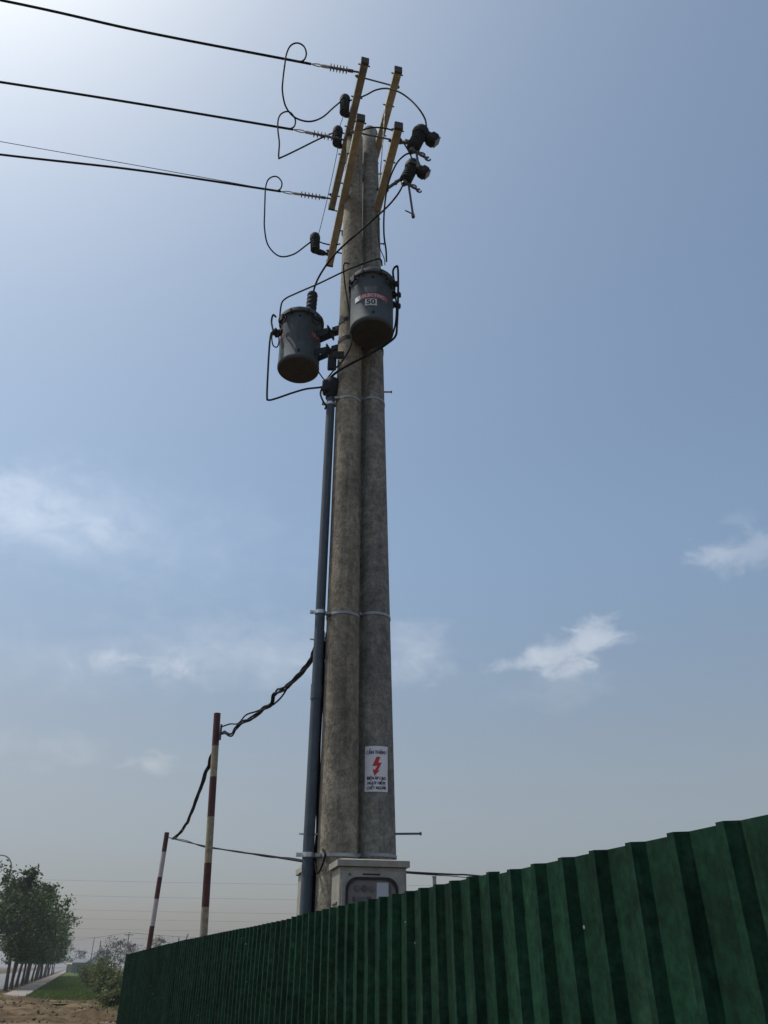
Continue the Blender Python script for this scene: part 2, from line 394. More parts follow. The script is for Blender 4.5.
# footpath: raised slab with a kerb
s = MB(); y0, y1 = 50.5, 420
for (u, z) in ((-4.15, 0), (-4.15, .11), (-2.62, .11), (-2.62, 0)):
    for y in (y0, y1): s.v.append(Vector((u - .345 * y, y, z)))
s.f += [(0, 2, 3, 1), (2, 4, 5, 3), (4, 6, 7, 5), (0, 6, 4, 2)]; s.sm += [False] * 4
tag(s.build('footpath', M['path']), kind='structure')
# stones on the dug soil
s = MB()
for i in range(1500):
    y = random.uniform(26, 51); x = -.345 * y + random.uniform(-6, 3.4)
    r = random.choice((.02, .03, .03, .04, .05, .05, .07, .09)); c = Vector((x, y, gz(x, y) + r * .2))
    vs = [c + Vector(d) * r * random.uniform(.6, 1.25) for d in ((1, 0, 0), (-1, 0, 0), (0, 1, 0), (0, -1, 0), (0, 0, .8), (0, 0, -.8))]
    s.add(vs, [(0, 2, 4), (2, 1, 4), (1, 3, 4), (3, 0, 4), (2, 0, 5), (1, 2, 5), (3, 1, 5), (0, 3, 5)])
tag(s.build('soil_clods', mat('clods', (.105, .075, .05), .95, 0, .4, 2)), 'loose clods and stones strewn over the dug brown soil', 'soil clods', kind='stuff')
# grass blades
s = MB()
def blade(x, y, z, h):
    a = random.uniform(0, PI); wv = Vector((math.cos(a), math.sin(a), 0)) * h * .22
    b = Vector((x, y, z)); t = b + Vector((random.uniform(-.4, .4) * h, random.uniform(-.4, .4) * h, h))
    s.add([b - wv, b + wv, t], [(0, 1, 2)])
for i in range(15000):
    y = 45 + 110 * random.random() ** 2; u = random.uniform(-2.6, 2.8)
    if y < 48.5 + 2.5 * noise.noise(Vector((u, y, 3))) : continue
    blade(u - .345 * y, y, .0, random.uniform(.08, .24))
for i in range(1600):                    # weeds along the soil's edge and at the fence foot
    y = random.uniform(30, 54); u = random.choice((random.gauss(-4.6, .8), random.gauss(2.8, .8)))
    x = u - .345 * y; blade(x, y, gz(x, y), random.uniform(.06, .22))
tag(s.build('grass', M['grass']), 'short green grass verge between the path and the scrub', 'grass', kind='stuff')

# ------------------------------------------------------------------ corrugated fence
FP = [(1.736, -1.0), (-.78, 6.5), (-1.66, 9.0), (-2.79, 12.0), (-3.97, 15.0), (-5.21, 18.0)]
FZ = [1.874, 1.890, 1.896, 1.886, 1.85, 1.80]
fl = []
cp = crom([Vector((a, b, z)) for (a, b), z in zip(FP, FZ)][1:], 24)
fl = [Vector((FP[0][0], FP[0][1], FZ[0]))] + cp
cum = [0]
for a, b in zip(fl, fl[1:]): cum.append(cum[-1] + (b - a).xy.length)
def fence_at(d):
    d = max(0, min(cum[-1], d))
    for i in range(len(fl) - 1):
        if d <= cum[i + 1] + 1e-9:
            t = (d - cum[i]) / (cum[i + 1] - cum[i]); p = fl[i].lerp(fl[i + 1], t)
            tg = (fl[i + 1] - fl[i]).xy.normalized(); return p, Vector((-tg.y, tg.x, 0))     # normal towards the viewer's side
    return fl[-1], Vector((-1, 0, 0))
fence = empty('corrugated_fence', (fl[0].x, fl[0].y, 0), 'long dark green corrugated metal fence running away to the left', 'fence')
PITCHF = .1745
prof = [(0, 0), (.095, 0), (.112, 0), (.133, .031), (.155, .031), (.1745, 0)]    # away from the viewer, rib height towards him
# measured from the near end: flat, flank towards us, crest, far flank
prof = [(0, 0), (.0195, .031), (.045, .031), (.063, 0)]
nsheet = 0; d = 0.0
while d < cum[-1] - .1:
    s = MB(); e = min(cum[-1], d + PITCHF * 6)
    dz = random.uniform(-.004, .004); tilt = random.uniform(-.001, .001); push = random.uniform(-.0004, .0004)
    cols = []
    q = d
    while q < e - 1e-6:
        for (t, h) in prof:
            cols.append((q + t, h))
        q += PITCHF
    if e < cum[-1] - .2: cols += [(e + t, h) for (t, h) in prof] + [(e + .08, 0)]
    else: cols.append((e, 0.0))
    rows = [0.0, .35, .7, 1.05, 1.4, 1.7, 1.0]
    for (t, h) in cols:
        p, n = fence_at(t)
        for k in range(8):
            z = (p.z + dz) * k / 7
            wob = .011 * noise.noise(Vector((t * .7, z * 1.1, 5))) + .003 * noise.noise(Vector((t * 3, z * 2.3, 9)))
            s.v.append(Vector((p.x, p.y, z)) + n * (h + wob + push + tilt * z + (.0022 if nsheet % 2 else 0)))
    nc = len(cols); base = len(s.v)
    for (t, h) in cols:                                    # back face: sheet thickness
        p, n = fence_at(t)
        for k in range(8): s.v.append(s.v[cols.index((t, h)) * 8 + k] - n * .0008)
    for i in range(nc - 1):
        for k in range(7):
            a = i * 8 + k
            s.f.append((a, a + 1, a + 9, a + 8)); s.sm.append(False)
            s.f.append((base + a, base + a + 8, base + a + 9, base + a + 1)); s.sm.append(False)
        a = i * 8 + 7; s.f.append((a, base + a, base + a + 8, a + 8)); s.sm.append(False)
    s.build('metal_sheet', M['fence'], fence)
    d = e; nsheet += 1
for zr in (.45, 1.62):
    s = MB()
    for i in range(24):
        p0, n0 = fence_at(cum[-1] * i / 24); p1, n1 = fence_at(cum[-1] * (i + 1) / 24)
        s.bar(Vector((p0.x, p0.y, zr)) - n0 * .035, Vector((p1.x, p1.y, zr)) - n1 * .035, .05, .05)
    s.build('rail', M['dull'], fence)
k = .8
while k < cum[-1]:
    p, n = fence_at(k); c = Vector((p.x, p.y, 0)) - n * .10
    MB().box(c + Vector((0, 0, .85)), (.06, .06, 1.7)).build('post', M['dull'], fence); k += 2.6

# ------------------------------------------------------------------ twin concrete poles
HEAD = R(13.4)
U = Vector((math.cos(HEAD), math.sin(HEAD), 0)); V = Vector((-math.sin(HEAD), math.cos(HEAD), 0)); Z = Vector((0, 0, 1))
def pole_r(z): return .1145 + (12.35 - z) * .0054
class Pole: pass
def make_pole(pb, pt, mname, label, loc_name='utility_pole'):
    d = (pt - pb) / (pt.z - pb.z); b0 = pb - d * pb.z
    p = Pole(); p.at = lambda z: b0 + d * z
    s = MB(); n = 32
    zs = [-.3] + [i * .4 for i in range(0, int(pt.z / .4) + 1)]
    if pt.z - zs[-1] < .1: zs.pop()
    pr = [(z, pole_r(z)) for z in zs] + [(pt.z - .05, pole_r(pt.z)), (pt.z - .015, pole_r(pt.z) * .88), (pt.z, pole_r(pt.z) * .6)]
    vs, fs = [], []
    for (z, r) in pr:
        c = b0 + d * z
        for k in range(n):
            a = 2 * PI * k / n; vs.append(c + Vector((math.cos(a), math.sin(a), 0)) * r)
    for i in range(len(pr) - 1):
        for k in range(n):
            k2 = (k + 1) % n; fs.append((i * n + k, i * n + k2, (i + 1) * n + k2, (i + 1) * n + k))
    fs.append([(len(pr) - 1) * n + k for k in range(n)])
    s.add(vs, fs, True); s.sm[-1] = False
    p.obj = tag(s.build(loc_name, M[mname], loc=b0), label, 'utility pole', 'twin concrete power poles')
    return p
PR = make_pole(atY(376.2, 855, 7.05), atY(369.8, 131, 7.05), 'concrete_b', 'right hand grey concrete pole of the pair, carrying the red lightning sign')
PL = make_pole(atY(337.3, 855, 6.88), atY(354.8, 137, 6.88), 'concrete', 'left hand brownish concrete pole of the pair, beside the grey conduit')
def band(pole, z, h=.03, gap=.003, name='steel_band'):
    s = MB(); c0, c1 = pole.at(z - h / 2), pole.at(z + h / 2); n = 40
    vs, fs = [], []
    for c, zz in ((c0, z - h / 2), (c1, z + h / 2)):
        for rr in (gap, gap + .003):
            for k in range(n):
                a = 2 * PI * k / n; vs.append(c + Vector((math.cos(a), math.sin(a), 0)) * (pole_r(zz) + rr))
    for k in range(n):
        k2 = (k + 1) % n
        fs += [(n + k, n + k2, 3 * n + k2, 3 * n + k), (k, k2, n + k2, n + k), (2 * n + k, 3 * n + k, 3 * n + k2, 2 * n + k2)]
    s.add(vs, fs, True)
    a = -PI / 2 - .9
    s.box(pole.at(z) + Vector((math.cos(a), math.sin(a), 0)) * (pole_r(z) + .02), (.04, .05, h))
    return s.build(name, M['strap'], pole.obj)
def zat(y, Y): return atY(376, y, Y).z
for pol, Y in ((PL, 6.75), (PR, 6.9)):
    for y in (397, 613, 855): band(pol, zat(y, Y), .026)
# step bolts
def bolt(pole, z, ang, L_, r=.009):
    c = pole.at(z); dr = Vector((math.cos(ang), math.sin(ang), 0)); p0 = c + dr * (pole_r(z) - .02)
    s = MB().cyl(p0, c + dr * (pole_r(z) + L_), r, n=8); s.cyl(c + dr * (pole_r(z) + L_ - .012), c + dr * (pole_r(z) + L_ + .002), r * 1.7, n=6, smooth=False)
    s.build('step_bolt', M['dull'], pole.obj)
bolt(PR, zat(834, 7.05), R(-3), .22); bolt(PR, zat(392, 7.05), 0, .09); bolt(PR, zat(243, 7.05), R(5), .05); bolt(PR, zat(174, 7.05), R(0), .05)
bolt(PL, zat(232, 6.9), R(180), .05); bolt(PL, zat(165, 6.9), R(185), .06)
# grout seam strip between the poles near the top (spacer blocks)
for z in (11.2, 8.9, 5.2):
    a, b = PL.at(z), PR.at(z)
    sp = MB().bar(a.lerp(b, .3), a.lerp(b, .7), .05, .08).build('spacer_block', M['dull'], PL.obj)

# ------------------------------------------------------------------ conduit
cb, ct = atY(305.3, 914, 6.85), atY(331, 397, 6.84)
dcn = (ct - cb) / (ct.z - cb.z); cb0 = cb - dcn * cb.z
def conduit_at(z): return cb0 + dcn * z
cond = empty('conduit_pipe', cb0, 'tall blue grey plastic conduit pipe standing left of the concrete poles', 'conduit')
MB().lathe(conduit_at(-.2), ct - cb0, [(0, .047), ((ct - cb0).length + .2, .047)], 24).build('pipe', M['pvc'], cond)
MB().lathe(conduit_at(zat(700, 6.85)), dcn, [(0, .048), (.001, .052), (.14, .052), (.141, .048)], 24).build('coupler', M['pvc'], cond)
s = MB(); s.lathe(ct - dcn * .02, dcn, [(0, .062), (.05, .062), (.09, .085), (.22, .10), (.26, .075)], 20)
s.box(ct + Vector((-.05, -.02, .12)), (.10, .14, .16), bev=.02)
s.build('cable_head', M['rubber'], cond)
for y in (397, 613, 855):
    z = zat(y, 6.85) - (.12 if y == 397 else 0); c = conduit_at(z)
    s = MB(); s.lathe(c - Z * .0175, Z, [(0, .049), (0, .0525), (.035, .0525), (.035, .049)], 24, cap=False)
    s.bar(c + U * .05, PL.at(z) - Vector((pole_r(z) - .02, 0, 0)), .006, .035)
    s.bar(c - U * .055, c - U * .10, .02, .03); s.cyl(c - U * .08 - V * .02, c - U * .08 + V * .02, .008, n=8)
    s.build('clamp', M['galv'], cond)
for y in (640, 834):
    z = zat(y, 6.85); c = conduit_at(z)
    MB().cyl(c - U * .085, c + U * .10, .008, n=8).build('bolt', M['galv'], cond)
# service cables running behind the conduit down the pole
s = MB()
for k in range(3):
    pts = []
    for i in range(26):
        z = 1.0 + (zat(630, 6.85) - 1.0) * i / 25
        c = conduit_at(z).lerp(PL.at(z) - Vector((pole_r(z), 0, 0)), .62 + .1 * k)
        pts.append(c + Vector((.014 * math.sin(z * 2.1 + k * 2) + .006 * math.sin(z * 7 + k), .03 + .02 * math.sin(z * 1.3 + k), 0)))
    s.tube(crom(pts, 3), .012, 7)
tag(s.build('service_cable', M['black']), 'bunch of black service cables climbing between conduit and left pole', 'cable')
pts = [atY(322, 847, 6.78), atY(325, 855, 6.72), atY(321, 868, 6.72), atY(317, 873, 6.74), atY(315, 862, 6.78)]
tag(MB().tube(crom(pts), .008, 7).build('cable_loop', M['black']), 'small curled black cable end beside the conduit, just above the fence', 'cable')

# ------------------------------------------------------------------ cross arms
HA, HB = 12.0, 10.56
def arm(name, p_near, p_far, label, mname='frp', w=.10, h=.12):
    o = empty(name, p_near.lerp(p_far, .5), label, 'crossarm', 'crossarms on the twin poles')
    s = MB().bar(p_near, p_far, w, h, bev=.008); s.build('beam', M[mname], o)
    d = (p_far - p_near).normalized()
    for p, sg in ((p_near, 1), (p_far, -1)):
        MB().bar(p - d * sg * .003, p + d * sg * .035, w + .006, h + .006, bev=.004).build('end_cap', M['endcap'], o)
    for f in (.03, .22, .41, .60, .9):
        p = p_near.lerp(p_far, f); MB().cyl(p - U * (w / 2 + .03), p + U * (w / 2 + .03), .010, n=8).build('bolt', M['dull'], o)
    return o, d
An, Af = atZ(365.3, 60, HA), atZ(331.5, 208, HA)
Cn = An + U * .47; Cf = Af + U * .47
Cn = atZ(398.5, 69, HA); Cf = Cn + (Af - An)
Bn, Bf = atZ(361, 117, HB), atZ(329.5, 264, HB)
Dn = atZ(399, 125, HB); Df = Dn + (Bf - Bn)
for a, b, lb in ((An, Af, 'upper left crossarm holding the three strain insulators'), (Cn, Cf, 'upper right crossarm, its far end hidden behind the poles'),
                 (Bn, Bf, 'lower left yellowish crossarm passing in front of the left pole'), (Dn, Df, 'lower right crossarm holding the two hooked fuse cutouts')):
    arm('crossarm', a, b, lb, 'frp_grey' if 'holding the three' in lb else 'frp')
def on(a, b, f): return a.lerp(b, f)
# through rods tying each pair of arms
for (a, b, c, d_, f, lb) in ((An, Af, Cn, Cf, .1, 'upper steel tie rod joining the near ends of the two top crossarms'), (Bn, Bf, Dn, Df, .09, 'steel tie rod joining the near ends of the lower crossarms'),
                             (An, Af, Cn, Cf, .9, 'steel tie rod at the far end of the top crossarms'), (Bn, Bf, Dn, Df, .9, 'steel tie rod at the far end of the lower crossarms')):
    p, q = on(a, b, f), on(c, d_, f); e = (q - p).normalized()
    s = MB().cyl(p - e * .09, q + e * .08, .011, n=8)
    for c0 in (p - e * .06, q + e * .06): s.cyl(c0 - e * .012, c0 + e * .012, .024, n=6, smooth=False)
    tag(s.build('tie_rod', M['dull']), lb, 'tie rod')
# flat braces with punched holes, from the top arms down to the poles
def brace(p0, p1, label):
    s = MB(); d = p1 - p0; L_ = d.length; d.normalize(); sd = d.cross(U).normalized(); nn = int(L_ / .095)
    wv, hh = .028, .017
    for sg in (-1, 1): s.bar(p0 + sd * sg * (hh + .006), p1 + sd * sg * (hh + .006), .006, .012, up=sd)
    for i in range(nn + 1):
        c = p0 + d * (L_ * i / nn); s.bar(c - d * .02, c + d * .02, .006, .035, up=sd)
    tag(s.build('brace_strap', M['galv']), label, 'brace', 'punched braces under the top crossarms')
def pside(pole, z, sg): return pole.at(z) + U * sg * (pole_r(z) + .012)
brace(on(An, Af, .33) + U * .07 - Z * .05, pside(PL, 11.2, -1) + V * -.02, 'punched galvanised brace beside the upper left crossarm')
brace(on(Cn, Cf, .22) + Vector((-.05, 0, -.05)), pside(PR, 11.0, 1) - U * .01, 'punched galvanised brace under the upper right crossarm')
s = MB(); s.bar(on(Bn, Bf, .55) + Vector((.05, 0, -.05)), pside(PL, 9.6, -1), .045, .006)
tag(s.build('brace_strap', M['dull']), 'flat steel brace between the lower left crossarm and the pole', 'brace')

# ------------------------------------------------------------------ insulators, line conductors
def dead_end(arm_pt, wire_pt, label):
    """polymer strain insulator from the arm to the wire clamp"""
    d = wire_pt - arm_pt; L_ = d.length; d.normalize()
    o = empty('strain_insulator', arm_pt, label, 'insulator', 'strain insulators on the upper crossarm')
    s = MB()                                             # shackle at the arm
    s.cyl(arm_pt - d * .05, arm_pt + d * .09, .013, n=8)
    s.cyl(arm_pt + d * .07, arm_pt + d * .14, .022, n=10); s.build('shackle', M['dull'], o)
    a, b = .14, min(L_ * .62, .62); pr = [(a, .016)]
    n = 6
    for i in range(n):
        t = a + (b - a) * (i + .5) / n
        pr += [(t - .014, .016), (t - .004, .05), (t + .004, .05), (t + .012, .018)]
    pr.append((b, .016))
    MB().lathe(arm_pt, d, pr, 16).build('shed_stack', M['sheds'], o)
    s = MB(); s.cyl(arm_pt + d * b, arm_pt + d * (b + .1), .022, n=10)
    up = d.cross(Vector((0, 0, 1))).normalized()
    q0, q1 = arm_pt + d * (b + .09), wire_pt
    for sg in (-1, 1): s.tube(crom([q0, q0.lerp(q1, .25) + Z * .025 * sg, q0.lerp(q1, .6) + Z * .022 * sg, q1]), .009, 6)
    s.build('dead_end_clamp', M['galv'], o)
    return o
W1a, W1 = on(An, Af, .075), atZ(311, 64, HA - .0)
W2a, W2 = on(An, Af, .50), atZ(293, 129.5, HA)
W3a, W3 = on(An, Af, .93), atZ(281, 191.5, HA)
def wire(pts, r, name, label, cat, group=None, n=8, k=10):
    return tag(MB().tube(crom(pts, k), r, n).build(name, M['black']), label, cat, group)
LW = [(W1a, W1, (145, 32), (0, 0), 'nearest'), (W2a, W2, (140, 104), (0, 82), 'middle'), (W3a, W3, (140, 170.5), (0, 154.5), 'farthest')]
names = ['uppermost thick black line wire, ending at the top insulator', 'middle thick black line wire, ending at the second insulator', 'lowest thick black line wire, just under the thin wire']
inl = ['strain insulator at the near top end of the upper crossarm', 'strain insulator halfway along the upper crossarm', 'strain insulator at the far lower end of the upper crossarm']
for i, (a, w_, m_, l_, nm) in enumerate(LW):
    dead_end(a - U * .055, w_, inl[i])
    P0 = w_; P1 = atZ(*m_, HA - .06); P2 = atZ(*l_, HA - .10)
    dd = (P2 - P0); far = [P2 + dd * t + Z * (-.10 * t + .02 * t * t) for t in (1, 2.5, 4.5, 7)]
    wire([P0 + (P0 - P1) * .0, P1, P2] + far, .0168, 'line_wire', names[i], 'power line', 'thick line wires running off to the left')
    # thicker taped sleeve by the clamp
P0 = W3 + (W3 - W3a) * .02; P2 = atZ(0, 141.5, HA + .2); dd = P2 - P0
wire([P0, atZ(140, 166, HA + .08), P2] + [P2 + dd * t for t in (1.5, 4)], .005, 'earth_wire', 'thin black wire above the lowest thick line wire', 'power line')

# jumper loops (photo positions with the distance ahead)
def path(L_): return [atY(*p) for p in L_]
J1 = path([(293, 60.6, 5.71), (300, 61.6, 5.70), (304.5, 59.3, 5.70), (306.3, 53, 5.69), (303.5, 46, 5.69), (297, 43, 5.70), (290.5, 45.8, 5.70), (286.5, 54, 5.70), (284.6, 66, 5.70), (282.9, 80, 5.70), (282.5, 92, 5.72), (286, 107, 5.75), (295, 117.5, 5.85), (309, 121.5, 6.0), (322, 117.5, 6.15), (333, 108, 6.38), (342, 100.5, 6.48)])
wire(J1, .011, 'jumper_wire', 'looped black jumper from the top line wire to the upper surge arrester', 'jumper wire', 'jumper loops at the line ends')
J2 = path([(283, 127.8, 6.6), (290, 128.6, 6.6), (294.4, 126, 6.6), (295.2, 119.5, 6.6), (291, 113, 6.6), (286, 111.6, 6.6), (280.5, 114.6, 6.6), (278, 121, 6.6), (278, 131, 6.6), (279.3, 143, 6.6), (278.7, 157, 6.62), (281, 157.5, 6.62), (297, 150, 6.7), (317, 140, 6.8), (333, 133, 6.92), (338, 132, 6.95)])
wire(J2, .011, 'jumper_wire', 'kinked black jumper from the middle line wire to the middle arrester', 'jumper wire', 'jumper loops at the line ends')
J3 = path([(269, 189.7, 7.7), (276, 190.9, 7.7), (280.7, 188.4, 7.7), (281.8, 182.5, 7.7), (278, 177.3, 7.7), (273, 176.6, 7.7), (268, 180, 7.7), (265.6, 187.5, 7.7), (265, 199, 7.7), (264.6, 213, 7.7), (264.5, 228, 7.72), (268, 245, 7.75), (279, 256, 7.8), (293, 254.5, 7.75), (306, 245.5, 7.7), (313, 240, 7.7)])
wire(J3, .011, 'jumper_wire', 'looped black jumper from the lowest line wire to the lowest arrester', 'jumper wire', 'jumper loops at the line ends')
J4 = path([(345, 101.5, 6.50), (356, 99, 6.4), (366, 95, 6.2), (376, 90, 6.1), (387, 88.5, 6.0), (399, 92, 5.9), (410, 99.5, 5.85), (419, 109, 5.8), (425, 119, 5.8), (426.5, 128, 5.82)])
wire(J4, .011, 'jumper_wire', 'black jumper arching over the crossarms to the upper fuse cutout', 'jumper wire')
J5 = path([(340, 132, 6.95), (348, 134.5, 6.8), (356, 135, 6.6), (363, 130, 6.5), (374, 127.5, 6.45), (386, 128.5, 6.45), (394, 131.5, 6.5), (400, 138, 6.6), (408, 150, 6.68), (413, 161, 6.72)])
wire(J5, .011, 'jumper_wire', 'black jumper crossing behind the pole top to the lower fuse cutout', 'jumper wire')
J6 = path([(316, 240, 7.7), (324, 243.5, 7.65), (334, 245, 7.6), (343, 243, 7.35), (352, 240, 7.2)])
wire(J6, .010, 'jumper_wire', 'short black jumper from the lowest arrester to the left pole', 'jumper wire')
Y0 = path([(343.8, 115, 6.50), (342, 120, 6.6), (340, 127, 6.85), (338, 147, 6.96), (334, 168, 7.1), (327, 200, 7.4), (321, 225, 7.6), (317, 240, 7.7)])
wire(Y0, .0045, 'earth_wire', 'very thin wire linking the three surge arresters down the left', 'earth wire')

# ------------------------------------------------------------------ surge arresters (left) and fuse cutouts (right)
def arrester(top, foot, armp, label):
    o = empty('surge_arrester', foot, label, 'surge arrester', 'dark elbow shaped surge arresters on the left arms')
    ax = (top - foot); L_ = ax.length; ax.normalize()
    pr = [(0, .044)]
    n = 5
    for i in range(n):
        t = L_ * (i + .5) / n * .86; pr += [(t - .02, .056), (t - .004, .07), (t + .006, .07), (t + .02, .058)]
    MB().lathe(foot, ax, pr, 16).build('shed_stack', M['rubber'], o)
    MB().lathe(foot + ax * L_ * .80, ax, [(0, .06), (.0, .074), (.05, .078), (.09, .075), (.115, .062), (.12, .02)], 16).build('bird_cap', M['rubber'], o)
    s = MB(); e = (armp - foot).normalized()
    s.lathe(foot, e, [(0, .04), ((armp - foot).length * .35, .046), ((armp - foot).length * .7, .036)], 12)
    s.bar(foot + (armp - foot) * .6, armp, .05, .014); s.build('bracket', M['rubber'], o)
    MB().cyl(armp - e * .03, armp + e * .05, .012, n=8).build('bolt', M['galv'], o)
    return o
def project(P):
    v = P - EYE; dz = v.y * CP + v.z * SP; return (384 + F * v.x / dz, 512 - F * (v.z * CP - v.y * SP) / dz)
def level(a, b, y):                      # the point of an arm that stands level with a given height in the photo
    return min((on(a, b, i / 400) for i in range(401)), key=lambda p: abs(project(p)[1] - y))
arrester(atY(345, 99.5, 6.50), atY(344.3, 113.5, 6.50), level(An, Af, 117) - U * .04, 'upper dark surge arrester, topmost of the three on the left')
arrester(atY(337.8, 131, 6.95), atY(337, 144.5, 6.95), level(An, Af, 148) - U * .04, 'middle dark surge arrester, level with the second line wire')
arrester(atY(315, 238, 7.7), atY(315.2, 251, 7.7), level(Bn, Bf, 255) - U * .04, 'lowest dark surge arrester, hanging off the lower left crossarm')

def cutout(org, armp, label, hang):
    """org: foot of the porcelain body"""
    o = empty('fuse_cutout', org, label, 'fuse cutout', 'hooked black fuse cutouts on the right')
    top = org + U * .12 + Z * .38
    ax = (top - org); L_ = ax.length; ax.normalize()
    pr = [(0, .05), (.02, .075)]
    for i in range(7):
        t = .05 + (L_ - .08) * i / 6; pr += [(t - .025, .07), (t - .008, .086), (t + .008, .086), (t + .025, .07)]
    pr += [(L_, .06)]
    MB().lathe(org, ax, pr, 18).build('shed_stack', M['rubber'], o)
    s = MB(); sd = U
    s.lathe(top - ax * .10, ax, [(0, .095), (.06, .11), (.12, .10), (.17, .06)], 16)
    c0 = top - ax * .03
    q = c0 + U * .13 - Z * .06
    s.bar(c0 + U * .02, q, .12, .10, bev=.02)
    e = (U * .55 - Z * .35).normalized()
    s.bar(q - e * .04, q + e * .09, .14, .18, bev=.03)
    s.build('cover_cap', M['rubber'], o)
    MB().bar(q + e * .09, q + e * .10, .10, .13).build('cap_face', M['sheds'], o)
    s = MB(); m_ = org + ax * L_ * .5
    s.bar(armp, armp.lerp(m_, .55), .04, .02); s.bar(armp.lerp(m_, .5), m_, .03, .03); s.cyl(armp - U * .12, armp + U * .05, .012, n=8)
    s.cyl(armp.lerp(m_, .45) - Z * .03, armp.lerp(m_, .45) + Z * .03, .02, n=8)
    s.build('bracket', M['dull'], o)
    s = MB(); h = org - ax * .03                         # lower hinge with hooks
    s.cyl(org + ax * .02, org - ax * .07, .035, n=10); s.bar(h, h + U * .10 - Z * .02, .03, .02)
    c = h + U * .13 - Z * .04
    s.tube([c + (U * math.cos(t) + Z * math.sin(t)) * .035 for t in [2 * PI * i / 14 * .85 for i in range(15)]], .011, 6)
    c2 = h + U * .20 - Z * .10
    s.tube([c2 + (U * math.cos(t) + Z * math.sin(t)) * .032 for t in [2 * PI * i / 14 * .85 + 1 for i in range(15)]], .011, 6)
    s.bar(h + U * .02, c2, .025, .02)
    s.build('hinge', M['dull'], o)
    s = MB(); p0 = h + U * .06 - Z * .05; p1 = p0 + hang
    s.cyl(p0, p1, .015, n=10); s.cyl(p1 - hang.normalized() * .05, p1, .023, n=10)
    s.bar(p1 - hang.normalized() * .06, p1 - hang.normalized() * .10 - U * .10, .012, .012)
    s.build('fuse_tube', M['dull'], o)
    return o
X1 = atY(412.5, 149, 5.86); X2 = atY(405, 181.5, 6.62)
cutout(X1, on(Dn, Df, .10) + U * .04, 'upper hooked black fuse cutout at the right crossarm tip', Vector((.02, .02, -.24)))
cutout(X2, on(Dn, Df, .40) + U * .04, 'lower hooked black fuse cutout with its fuse tube hanging down', Vector((.05, .02, -.60)))
# fuse leads down to the transformers
K1 = path([(411, 153, 5.86), (405, 155, 5.9), (397, 163, 6.0), (390, 178, 6.15), (386, 195, 6.25), (384, 215, 6.35), (384, 235, 6.42), (386, 250, 6.5), (386.5, 262, 6.6)])
wire(K1, .011, 'lead_wire', 'black lead dropping from the upper cutout to the right transformer', 'lead wire')
K2 = path([(404, 183, 6.62), (398, 194, 6.55), (388, 206, 6.5), (375, 218, 6.48), (358, 233, 6.5), (342, 247, 6.55), (330, 260, 6.65), (320, 275, 6.8), (315, 286, 6.95), (313.2, 294, 7.02)])
wire(K2, .012, 'lead_wire', 'black lead sweeping across both poles to the left transformer bushing', 'lead wire')
K3 = path([(378.5, 215, 6.9), (378, 235, 6.85), (380, 248, 6.75), (384, 258, 6.65), (385, 265, 6.6)])
wire(K3, .006, 'earth_wire', 'thin dark wire down the right pole to the right transformer', 'earth wire')

# ------------------------------------------------------------------ pole mounted transformers
def text_mesh(txt, size, align='CENTER', bold=0.0):
    cu = bpy.data.curves.new('lettering', 'FONT'); cu.body = txt; cu.size = size; cu.align_x = align; cu.align_y = 'CENTER'; cu.offset = bold
    cu.resolution_u = 3
    ob = bpy.data.objects.new('lettering', cu); COL.objects.link(ob)
    dg = bpy.context.evaluated_depsgraph_get(); me = ob.evaluated_get(dg).to_mesh()
    v = [Vector(x.co) for x in me.vertices]; f = [list(p.vertices) for p in me.polygons]
    ob.evaluated_get(dg).to_mesh_clear(); bpy.data.objects.remove(ob); bpy.data.curves.remove(cu)
    return v, f
def wrap(s, v, f, cx, cz, c, ang, r, sx=1.0, arch=0.0, out=0.0):
    """lay flat shapes (x right, y up) on an upright cylinder round c facing the direction ang"""
    res = []
    for p in v:
        x = p.x * sx + cx; a = ang + x / r
        z = p.y + cz - arch * x * x
        res.append(Vector((c.x + math.cos(a) * (r + out), c.y + math.sin(a) * (r + out), c.z + z)))
    s.add(res, f)
def grid(w_, h_, n=10, m=1):
    v = [Vector((-w_ / 2 + w_ * i / n, -h_ / 2 + h_ * j / m, 0)) for j in range(m + 1) for i in range(n + 1)]
    f = [(j * (n + 1) + i, j * (n + 1) + i + 1, (j + 1) * (n + 1) + i + 1, (j + 1) * (n + 1) + i) for j in range(m) for i in range(n)]
    return v, f

